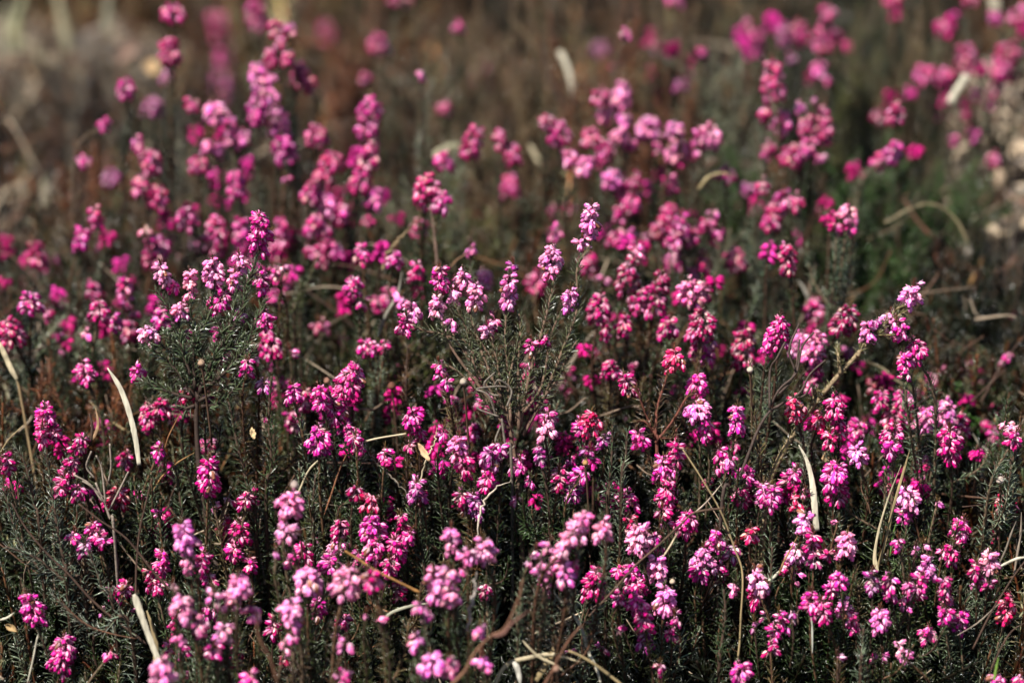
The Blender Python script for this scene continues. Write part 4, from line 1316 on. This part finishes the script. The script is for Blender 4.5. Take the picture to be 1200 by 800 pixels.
blade('green_blade', 'thin green grass blade beside the twin straw', 'grass blade', [(1043, 652), (1046, 630), (1050, 612)], 1.185, 3, (.12, .22, .04), .4)
blade('twig', 'slender wavy brown stem right of the broad pale blade', 'twig', [(1020, 602), (1017, 590), (1010, 575), (1009, 560)], 1.195, 2, (.14, .08, .05), .9, mat=M_STM)
blade('twig', 'short tan twig beneath the broad pale blade', 'twig', [(900, 680), (912, 672), (920, 655), (938, 622)], 1.18, 3.4, (.36, .22, .10), .9, mat=M_STM)
blade('dry_stalk', 'crisp white curved stalk left of the broad blade foot', 'dry stalk', [(898, 682), (907, 676), (913, 668)], 1.175, 5, ST3, .9)
blade('dry_stalk', 'thin white segmented stalk low in the dark', 'dry stalk', [(952, 765), (952, 745), (951, 725), (945, 705)], 1.15, 2.8, (.55, .56, .5), .9)

# blurred tan grass in the far left corner and by the left side
TGd = [((22, 62), (18, 30), (30, -8), 20, (.42, .42, .24)), ((8, 70), (4, 40), (12, 5), 14, (.50, .47, .32)), ((80, 62), (74, 30), (66, -10), 20, (.44, .40, .26)),
       ((125, 40), (126, 15), (128, -12), 18, (.40, .38, .27)), ((48, 75), (36, 55), (20, 44), 18, (.46, .40, .27)), ((95, 92), (75, 78), (50, 66), 18, (.36, .29, .20)),
       ((62, 262), (55, 235), (48, 200), 16, (.50, .46, .32)), ((75, 285), (66, 262), (58, 235), 18, (.46, .40, .30)), ((95, 235), (86, 215), (74, 190), 14, (.40, .33, .22)),
       ((40, 272), (38, 255), (34, 240), 12, (.44, .40, .30)), ((8, 175), (18, 155), (40, 138), 12, (.26, .24, .20))]
TGn = ['wide green-tan blurred blade in the far corner', 'narrow pale blurred blade beside the corner', 'wide upright blurred tan blade near the top edge', 'faint upright tan blade, furthest from the corner',
       'blurred tan blade lying below the corner blades', 'dull tan blade lying lowest in the far straw', 'pale blurred blade behind the soft left heads', 'broad pale blade below it, near the soft left heads',
       'short tan blade right above the soft left heads', 'small blurred pale blade by the hazy left pink', 'dim grey blade in the dark left hollow']
for (a, b, c, w, t), lb in zip(TGd, TGn):
    blade('straw_blade', lb, 'straw blade', [a, b, c], min(hit(b[0], b[1], .02), 2.2), w * .75, np.array(t) * .75, .2, ((0, .4, 1), (.7, 1, .5)), group=SG)


# dead leaves, curled
def dead_leaf(label, x, y, D, L, W, rot, tint, curl):
    m = K * D; c = P(x, y, D); n = 9; k = 6
    if x > 1140 and y < 300: D = hit(x, y); m = K * D; c = P(x, y, D)
    V = []
    for i in range(n):
        t = i / (n - 1); ww = W * m * .5 * math.sin(math.pi * min(.98, t * .93 + .05)) ** .7 * (1 + .12 * math.sin(i * 2.3))
        for j in range(k):
            s = j / (k - 1) * 2 - 1
            a = s * curl
            V.append([math.sin(a) / max(curl, .1) * ww, (t - .5) * L * m, (1 - math.cos(a)) / max(curl, .1) * ww + .25 * L * m * (t - .5) ** 2 + rng.normal(0, .0005)])
    V = np.array(V); Vb = V.copy(); Vb[:, 2] -= .0004
    F = []
    for i in range(n - 1):
        for j in range(k - 1):
            a = i * k + j; F += [[a, a + 1, a + k + 1], [a, a + k + 1, a + k]]
    F = np.array(F); Fb = F[:, ::-1] + len(V)
    bd = [j for j in range(k)] + [i * k + k - 1 for i in range(1, n)] + [(n - 1) * k + j for j in range(k - 2, -1, -1)] + [i * k for i in range(n - 2, 0, -1)]
    rim = []
    for a, b in zip(bd, bd[1:] + bd[:1]): rim += [[a, a + len(V), b + len(V)], [a, b + len(V), b]]
    R = np.array(Matrix.Rotation(math.radians(rot), 3, 'Y') @ Matrix.Rotation(rng.uniform(.5, 1.1), 3, 'X') @ Matrix.Rotation(rng.uniform(-.5, .5), 3, 'Z'))
    mb = MB(); mb.add(np.vstack([V, Vb]) @ R.T, np.concatenate([F, Fb, np.array(rim)]), 0, tint)
    o = link('dead_leaf', mb.build('dead_leaf', [M_LIT]), None, tuple(c))
    o['label'] = label; o['category'] = 'dead leaf'; o['group'] = 'dead leaves in the litter'


for a in [('pale blurred dead leaf topmost at the right edge', 1188, 120, 1.72, 44, 24, 60, (.36, .32, .28), 1.0),
          ('cream curled dead leaf just below the magenta curve', 1176, 155, 1.70, 30, 26, 20, (.62, .55, .42), .9),
          ('light tan dead leaf touching the right edge', 1196, 178, 1.68, 30, 30, -15, (.58, .48, .36), .8),
          ('curled tan dead leaf hanging over the dark hollow', 1166, 215, 1.64, 40, 24, 35, (.55, .44, .33), 1.2),
          ('large grey-tan dead leaf at the right edge', 1192, 235, 1.64, 46, 34, 10, (.46, .40, .35), 1.0),
          ('pinkish dead leaf under the curled tan one', 1165, 262, 1.60, 34, 28, -30, (.46, .33, .28), 1.0),
          ('grey dead leaf lying under the large one', 1190, 285, 1.60, 40, 26, 70, (.36, .30, .27), .7),
          ('small pale dead leaf beside the red-brown stem', 1150, 300, 1.56, 24, 18, 50, (.44, .38, .33), 1.0),
          ('small cream leaf just above the slanting-branch tip', 1130, 292, 1.56, 20, 16, -20, (.38, .34, .30), 1.0),
          ('orange-brown dead leaf right of the slanting branch', 1138, 402, 1.42, 36, 22, -50, (.36, .16, .08), .9),
          ('tan dead leaf left of the orange one', 1108, 412, 1.40, 30, 18, 70, (.34, .21, .12), .9),
          ('dark rust leaf in shade beyond the orange one', 1172, 425, 1.45, 34, 20, -40, (.16, .06, .03), .9),
          ('pale scrap of leaf near the white bow', 1150, 345, 1.50, 22, 16, 10, (.44, .36, .30), 1.0),
          ('brown-pink leaf by the right edge, under the stem', 1180, 330, 1.54, 34, 26, 30, (.30, .19, .16), .9),
          ('tan leaf scrap under the slanting branch', 968, 535, 1.23, 26, 14, 60, (.40, .28, .16), 1.1),
          ('folded beige leaf beside the tan leaf scrap', 985, 535, 1.24, 22, 12, -40, (.50, .38, .26), 1.1),
          ('curled beige leaf scrap right of the dark trunk', 296, 508, 1.19, 16, 9, 20, (.50, .38, .22), 1.3),
          ('tan shrivelled leaf at the lower left edge', 14, 735, 1.15, 18, 10, -50, (.34, .24, .12), 1.2),
          ('beige torn leaf beside the wide pink head', 497, 530, 1.18, 26, 9, -15, (.52, .36, .22), 1.1),
          ('dull pink leaf in the far left litter', 148, 60, 2.0, 34, 26, 20, (.22, .15, .12), 1.0),
          ('tan leaf blurred among the far heads', 178, 80, 1.85, 24, 22, 0, (.38, .27, .15), 1.0),
          ]:
    dead_leaf(*a)


# the many small heads past the three hundred largest: one mass
mb = MB()
pool = [(c, h) for c, hs in rows for h in hs if (c in (1, 2) and 150 < h[1] < 520) or (c == 3 and h[0] > 600) or (c == 0 and 420 < h[1] < 620)]
for i in range(250):
    c, h = pool[rng.integers(0, len(pool))]
    x, y = h[0] + rng.normal(0, 20), h[1] + rng.normal(4, 18); D = depth_of(c, y) + rng.uniform(.02, .09)
    top = P(x, y, D); ax = tip_axis(rng.normal(0, 14), D); m = K * D; hh = rng.uniform(8, 26) * m; bs = top - ax * hh; w = rng.uniform(12, 22) * m
    g0 = float(ground(top[0], top[1]))
    if bs[2] < g0 + .02: continue
    tube(mb, catmull([np.array([bs[0] + rng.normal(0, .008), bs[1] + .006, g0]), (bs + np.array([bs[0], bs[1], g0])) / 2, bs, top], 5), .0010, .0005, 4, 0, (.07, .04, .025))
    needles_along(mb, catmull([bs - ax * .04, bs, top], 4), .0060, .0032, 4, 56, leaf_tint(), .1, 1., m=1)
    nf = int(np.clip(hh * w / (m * m) / 24, 2, 18)); t = (np.arange(nf) + .5) / nf; ph = np.arange(nf) * 2.4 + rng.normal(0, .5, nf)
    A = unit(np.cross(ax, [.2, .9, .3])); B = np.cross(ax, A); O = A * np.cos(ph)[:, None] + B * np.sin(ph)[:, None]
    d = unit(O + np.array([0, 0, -1]) * rng.uniform(.1, 1.1, (nf, 1)))
    tn = random.choice('mmmddpp'); col = np.array(TONE[tn]) * rng.uniform(.8, 1.15, (nf, 1))
    V, F, M_, Cc = BELL_T[i % 5]
    mb.add_many(V, F, M_ + 2, Cc, frames(d, ph), bs + ax * hh * t[:, None] + O * .0008, np.full(nf, .0051) * rng.uniform(.8, 1.1, nf), col)
M_COR2 = plant_mat('small corolla', (1, 1, 1), .5, .22, .18, 500, .28)
M_SEP2 = plant_mat('small sepal', (1.1, 2.2, 1.4), .5, .28, .14, 500, .14)
o = link('small_heather_heads', mb.build('small_heather_heads', [M_STM, M_NEE, M_COR2, M_SEP2, M_ANT]))
o['kind'] = 'stuff'; o['label'] = 'countless small magenta heather heads half hidden among the larger sprigs'; o['category'] = 'heather heads'


# small dry seed heads
def seed_head(label, x, y, D, s, tint):
    c = P(x, y, D); m = K * D; mb = MB()
    z = np.linspace(-1, 1, 7); r = np.sqrt(np.clip(1 - z * z, .02, 1)) * np.array([.5, .95, 1.05, 1, .95, .8, .4]) * s * m / 2
    pth = np.stack([np.zeros(7), np.zeros(7), z * s * m / 2 * 1.05], 1)
    tube(mb, pth, 1, 1, 9, 0, tint, 0, .95, RT, (np.linspace(0, 1, 7), r))
    for a in range(5):
        q = a * 1.257; d = np.array([math.cos(q), math.sin(q), 1.2])
        needles_along(mb, np.array([[0, 0, .3 * s * m], d * s * m * .42]), s * m * .3, s * m * .2, 2, 25, tint)
    stp = catmull([np.array([0, 0, -s * m * .5]), np.array([.001, .001, -.012]), np.array([.003, .003, -.045])], 5)
    tube(mb, stp, .0005, .0006, 5, 0, (.10, .06, .04))
    o = link('seed_head', mb.build('seed_head', [M_LIT]), None, tuple(c)); o['label'] = label; o['category'] = 'seed head'; o['group'] = 'dry seed heads'


for a in [('round brown seed head inside the leafy dark branch', 236, 425, 1.19, 9, (.34, .24, .17)), ('pale seed head on the tan bristly shoot', 879, 433, 1.19, 8, (.50, .45, .38)),
          ('whitish seed head at the right, among dark needles', 1172, 562, 1.19, 10, (.52, .44, .40)), ('soft brown seed head above the long magenta pair', 383, 446, 1.24, 8, (.30, .16, .12)),
          ('dark brown seed head in the dark middle gap', 459, 452, 1.25, 10, (.14, .06, .04)), ('grey seed head over the near white head', 345, 568, 1.12, 11, (.36, .30, .28)),
          ('small tan seed head below the broad row', 788, 681, 1.17, 7, (.50, .42, .32)), ('round brown seed head near the straw fork', 652, 783, 1.09, 9, (.26, .16, .12)),
          ('brown seed head beside the grey tangle', 543, 447, 1.19, 9, (.38, .34, .28)), ('tan seed head beside the dusty purple pair', 686, 542, 1.175, 7, (.40, .24, .10))]:
    seed_head(*a)

# ------------------------------------------------------------------ undergrowth: one mass nobody could count
SH = []
for s in range(10):
    mb = MB(); ln = 1.0
    bend = rng.normal(0, .10, 2)
    pth = catmull([[0, 0, 0], [bend[0] * .3, bend[1] * .3, .35], [bend[0] * .8, bend[1] * .8, .7], [bend[0] * 1.5, bend[1] * 1.5, 1.]], 5) * .09
    tube(mb, pth, .0009, .0004, 4, 0, (.75, .42, .28))
    needles_along(mb, pth, .0064, .0026, 4, 58, (1, 1, 1), .28, 1., m=1, var=.45)
    SH.append(tmpl(mb))
SHL = []
for s in range(6):                                          # coarser ones for the blurred distance
    mb = MB(); bend = rng.normal(0, .12, 2)
    pth = catmull([[0, 0, 0], [bend[0] * .8, bend[1] * .8, .6], [bend[0] * 1.5, bend[1] * 1.5, 1.]], 3) * .09
    tube(mb, pth, .0012, .0005, 3, 0, (.75, .42, .28))
    needles_along(mb, pth, .0078, .0048, 4, 58, (1, 1, 1), .2, 1., m=1, var=.45)
    SHL.append(tmpl(mb))


def scatter(name, label, x0, x1, y0, y1, spacing, templates, top, hmax=1.4, keep=None, tintf=None):
    nx, ny = int((x1 - x0) / spacing), int((y1 - y0) / spacing)
    X, Y = np.meshgrid(x0 + (np.arange(nx) + .5) * spacing, y0 + (np.arange(ny) + .5) * spacing)
    X = X.ravel() + rng.uniform(-.5, .5, X.size) * spacing; Y = Y.ravel() + rng.uniform(-.5, .5, Y.size) * spacing
    inside = np.abs(X) < .30 + .27 * np.maximum(Y - .6, 0)
    X, Y = X[inside], Y[inside]
    if keep is not None:
        k = keep(X, Y); X, Y = X[k], Y[k]
    Z = ground(X, Y) - .004
    T = canopy(X, Y) - top(X, Y, len(X))
    H = np.clip((T - Z) / .09, .35, hmax)
    d = np.stack([rng.normal(0, .40, len(X)), rng.normal(-.03, .32, len(X)), np.ones(len(X))], 1)
    R = frames(d, rng.uniform(0, 6.28, len(X)))
    tint = tintf(X, Y)
    mb = MB(); w = rng.integers(0, len(templates), len(X)); off = np.stack([X, Y, Z], 1)
    for t in range(len(templates)):
        q = w == t; V, F, M_, Cc = templates[t]
        Cc2 = Cc.copy()
        mb.add_many(V, F, M_, Cc2, R[q] * np.stack([np.ones(q.sum()), np.ones(q.sum()), np.ones(q.sum())], 1)[:, None, :], off[q], H[q], tint[q])
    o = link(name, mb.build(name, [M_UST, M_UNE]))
    o['kind'] = 'stuff'; o['label'] = label; o['category'] = 'undergrowth'
    return o


M_UST = plant_mat('undergrowth stem', (.62, .46, .36), .7, .12, .4, 700)


def pal(X, Y):
    """mostly dull green near the focus, browner to the back left and right"""
    n = vnoise(X, Y, .07, 8) * .6 + vnoise(X, Y, .02, 9) * .4 + rng.normal(0, .10, len(X))
    # picture column of that spot
    col = X / (Y / math.cos(PITCH)) / K + 600
    brown = .30 + np.where(Y > 1.5, .22, 0) * (1 - np.exp(-((col - 980) / 140) ** 2)) + .15 * np.exp(-((col - 1150) / 80) ** 2) - .18 * np.exp(-((col - 980) / 140) ** 2)
    isb = n < brown + .12
    g = np.array(GREEN)[rng.integers(0, len(GREEN), len(X))]
    b = np.array(BROWN)[rng.integers(0, len(BROWN), len(X))]
    far = np.interp(Y, [1.35, 1.8, 2.6], [.48, .52, .62]) * (1 - .55 * np.exp(-((col - 1000) / 110) ** 2) * (Y < 2.0) * (Y > 1.35))
    moss = np.exp(-((col - 1000) / 90) ** 2) * (Y > 1.38) * (Y < 1.9) > .45
    g = np.where(moss[:, None], np.array([[.055, .12, .025]]), g)
    patch = np.interp(vnoise(X, Y, .10, 41), [.2, .8], [.25, 1.9])
    b = np.where((rng.random(len(X)) < np.where(Y > 1.4, .10, .03))[:, None], np.array([[.62, .54, .42]]), b)
    return np.where(isb[:, None], b, g) * np.exp(rng.normal(0, np.where(Y > 1.4, .55, .25), len(X)))[:, None] * far[:, None] * patch[:, None]


scatter('heather_undergrowth', 'dense dull green and brown heather needles filling the gaps', -.4, .4, .80, 1.46, .0080, SH,
        lambda X, Y, n: rng.uniform(.010, .065, n) - np.interp(Y, [1.2, 1.4], [0, .015]) + .075 * np.exp(-((X - .012) / .024) ** 2 - ((Y - .965) / .05) ** 2), 1.8, lambda X, Y: mound(X, Y) < .045, pal)
scatter('heather_undergrowth', 'blurred brown and green heather filling the far ground', -1.1, 1.1, 1.46, 3.2, .0165, SHL,
        lambda X, Y, n: rng.uniform(-.01, .09, n) + .05 * (vnoise(X, Y, .09, 23) - .5), 1.7, lambda X, Y: (vnoise(X, Y, .13, 21) < .70) & (mound(X, Y) < .045), pal)

# litter: scraps and bits of straw on the ground
mb = MB(); n = 5200
Y = rng.uniform(.8, 4.2, n); X = rng.uniform(-1, 1, n) * (.32 + .30 * np.maximum(Y - .6, 0))
for i in range(n):
    L = rng.uniform(.008, .035); a = rng.uniform(0, 6.28); z = float(ground(X[i], Y[i])) + rng.uniform(.001, .02)
    d = np.array([math.cos(a), math.sin(a), rng.normal(0, .35)]) * L / 2; c = np.array([X[i], Y[i], z])
    tc = random.choice([(.30, .22, .13), (.42, .34, .22), (.14, .08, .05), (.20, .13, .09), (.10, .055, .04)])
    tube(mb, np.array([c - d, c + np.array([0, 0, rng.normal(0, .002)]), c + d]), rng.uniform(.0006, .0028), .0005, 4, 0, tc, 0, .3, [-d[1], d[0], .001])
for i in range(1300):
    a, b, sx, sy, z = MOUNDS[[0, 1, 2, 0][i % 4]]
    x, y = rng.normal(a, sx), rng.normal(b, sy); L = rng.uniform(.012, .05); q = rng.uniform(0, 6.28)
    d = np.array([math.cos(q), math.sin(q), rng.normal(0, .5)]) * L / 2; c = np.array([x, y, float(ground(x, y)) + rng.uniform(.002, .016)])
    tc = random.choice([(.42, .34, .24), (.55, .46, .34), (.30, .22, .15), (.36, .31, .27), (.18, .11, .08)])
    tc = np.array(tc) * (.95 if x > 0 else .6)
    tube(mb, catmull([c - d, c + rng.normal(0, .003, 3), c + d], 3), rng.uniform(.001, .007), .001, 5, 0, tc, .1, .2, [-d[1], d[0], .3 * L], ((0, .4, 1), (.4, 1, .6)))
o = link('leaf_litter', mb.build('leaf_litter', [M_LIT])); o['kind'] = 'stuff'; o['label'] = 'brown dead scraps and straw lying between the heather stems'; o['category'] = 'litter'

# dead side twigs tangled through the heather
mb = MB()
for i in range(1500):
    Y = rng.uniform(.95, 1.5) if i < 900 else rng.uniform(1.5, 2.9); X = rng.uniform(-1, 1) * (.28 + .25 * max(Y - .6, 0))
    top = float(canopy(X, Y)) - rng.uniform(.0, .07); L = rng.uniform(.02, .07)
    d = unit(np.array([rng.normal(0, .8), rng.normal(0, .5), rng.uniform(.1, 1.2)])); e1 = np.array([X, Y, top])
    bow = rng.normal(0, .15, 3) * L
    tc = random.choice([(.20, .15, .11), (.10, .055, .035), (.07, .04, .03), (.33, .27, .20), (.16, .08, .04)])
    tube(mb, catmull([e1 - d * L, e1 - d * L * .5 + bow, e1], 4), rng.uniform(.0004, .0009) * (1 if Y < 1.5 else 1.8), .0003, 4, 0, tc, .15)
o = link('dead_heather_stems', mb.build('dead_heather_stems', [M_STM])); o['kind'] = 'stuff'; o['label'] = 'thin dead side stems tangled through the heather'; o['category'] = 'dead stems'

# ------------------------------------------------------------------ ground, one sheet to the horizon
gx = np.concatenate([-np.geomspace(60, 1.3, 14), np.linspace(-1.2, 1.2, 150), np.geomspace(1.3, 60, 14)])
gy = np.concatenate([-np.geomspace(40, .3, 8), np.linspace(0, 4.2, 240), np.geomspace(4.4, 90, 16)])
GX, GY = np.meshgrid(gx, gy); GZ = ground(GX, GY) + (vnoise(GX, GY, .012, 31) - .5) * .005
V = np.stack([GX, GY, GZ], 2).reshape(-1, 3); w = len(gx)
i, j = np.meshgrid(np.arange(len(gy) - 1), np.arange(w - 1), indexing='ij'); a = (i * w + j).ravel()
mb = MB(); mb.add(V, np.concatenate([np.stack([a, a + 1, a + w + 1], 1), np.stack([a, a + w + 1, a + w], 1)]))
m, nn, l, b, out = nodes('soil')
tc = nn.new('ShaderNodeTexCoord'); nz = nn.new('ShaderNodeTexNoise'); nz.inputs['Scale'].default_value = 26; nz.inputs['Detail'].default_value = 9; nz.inputs['Roughness'].default_value = .7
l.new(tc.outputs['Object'], nz.inputs['Vector'])
cr = nn.new('ShaderNodeValToRGB'); e = cr.color_ramp.elements
e[0].position = .35; e[0].color = (.018, .012, .008, 1); e[1].position = .68; e[1].color = (.09, .06, .04, 1)
q = cr.color_ramp.elements.new(.52); q.color = (.035, .026, .015, 1)
l.new(nz.outputs['Fac'], cr.inputs['Fac']); l.new(cr.outputs[0], b.inputs['Base Color'])
b.inputs['Roughness'].default_value = .95
o = link('ground', mb.build('ground', [m])); o['kind'] = 'structure'

# ------------------------------------------------------------------ light
S = np.array([-.42, -.30, .86]); S = S / np.linalg.norm(S)
elev = math.asin(S[2]); az = math.atan2(S[0], S[1])
wd = bpy.data.worlds.new('World'); sc.world = wd; wd.use_nodes = True
wn, wl = wd.node_tree.nodes, wd.node_tree.links
sky = wn.new('ShaderNodeTexSky'); sky.sky_type = 'NISHITA'; sky.sun_disc = False; sky.sun_elevation = elev; sky.sun_rotation = az
wl.new(sky.outputs[0], wn['Background'].inputs['Color']); wn['Background'].inputs['Strength'].default_value = .05
sl = bpy.data.lights.new('sun', 'SUN'); sl.energy = 5.0; sl.angle = math.radians(.53); sl.color = (1, .95, .88)
so = bpy.data.objects.new('sun', sl); C.objects.link(so); so.location = (0, 0, 5)
so.rotation_euler = Vector(S.tolist()).to_track_quat('Z', 'Y').to_euler()

# ------------------------------------------------------------------ camera
cd = bpy.data.cameras.new('camera'); co = bpy.data.objects.new('camera', cd); C.objects.link(co)
co.location = tuple(CAM); co.rotation_euler = (math.pi / 2 - PITCH, 0, 0)
cd.lens = FOC; cd.sensor_width = 36; cd.clip_start = .02; cd.clip_end = 400
cd.dof.use_dof = True; cd.dof.focus_distance = 1.188; cd.dof.aperture_fstop = 4.2; cd.dof.aperture_blades = 0
sc.camera = co
sc.view_settings.view_transform = 'Standard'; sc.view_settings.look = 'None'; sc.view_settings.gamma = 1
sc.view_settings.use_curve_mapping = False; sc.view_settings.exposure = 1.34
sc.render.engine = 'CYCLES'
cy = sc.cycles
cy.max_bounces = 5; cy.diffuse_bounces = 3; cy.glossy_bounces = 2; cy.transmission_bounces = 3; cy.use_denoising = True
cy.caustics_reflective = False; cy.caustics_refractive = False
print('flowers', N_FLOWERS, 'sprigs', len(rows))
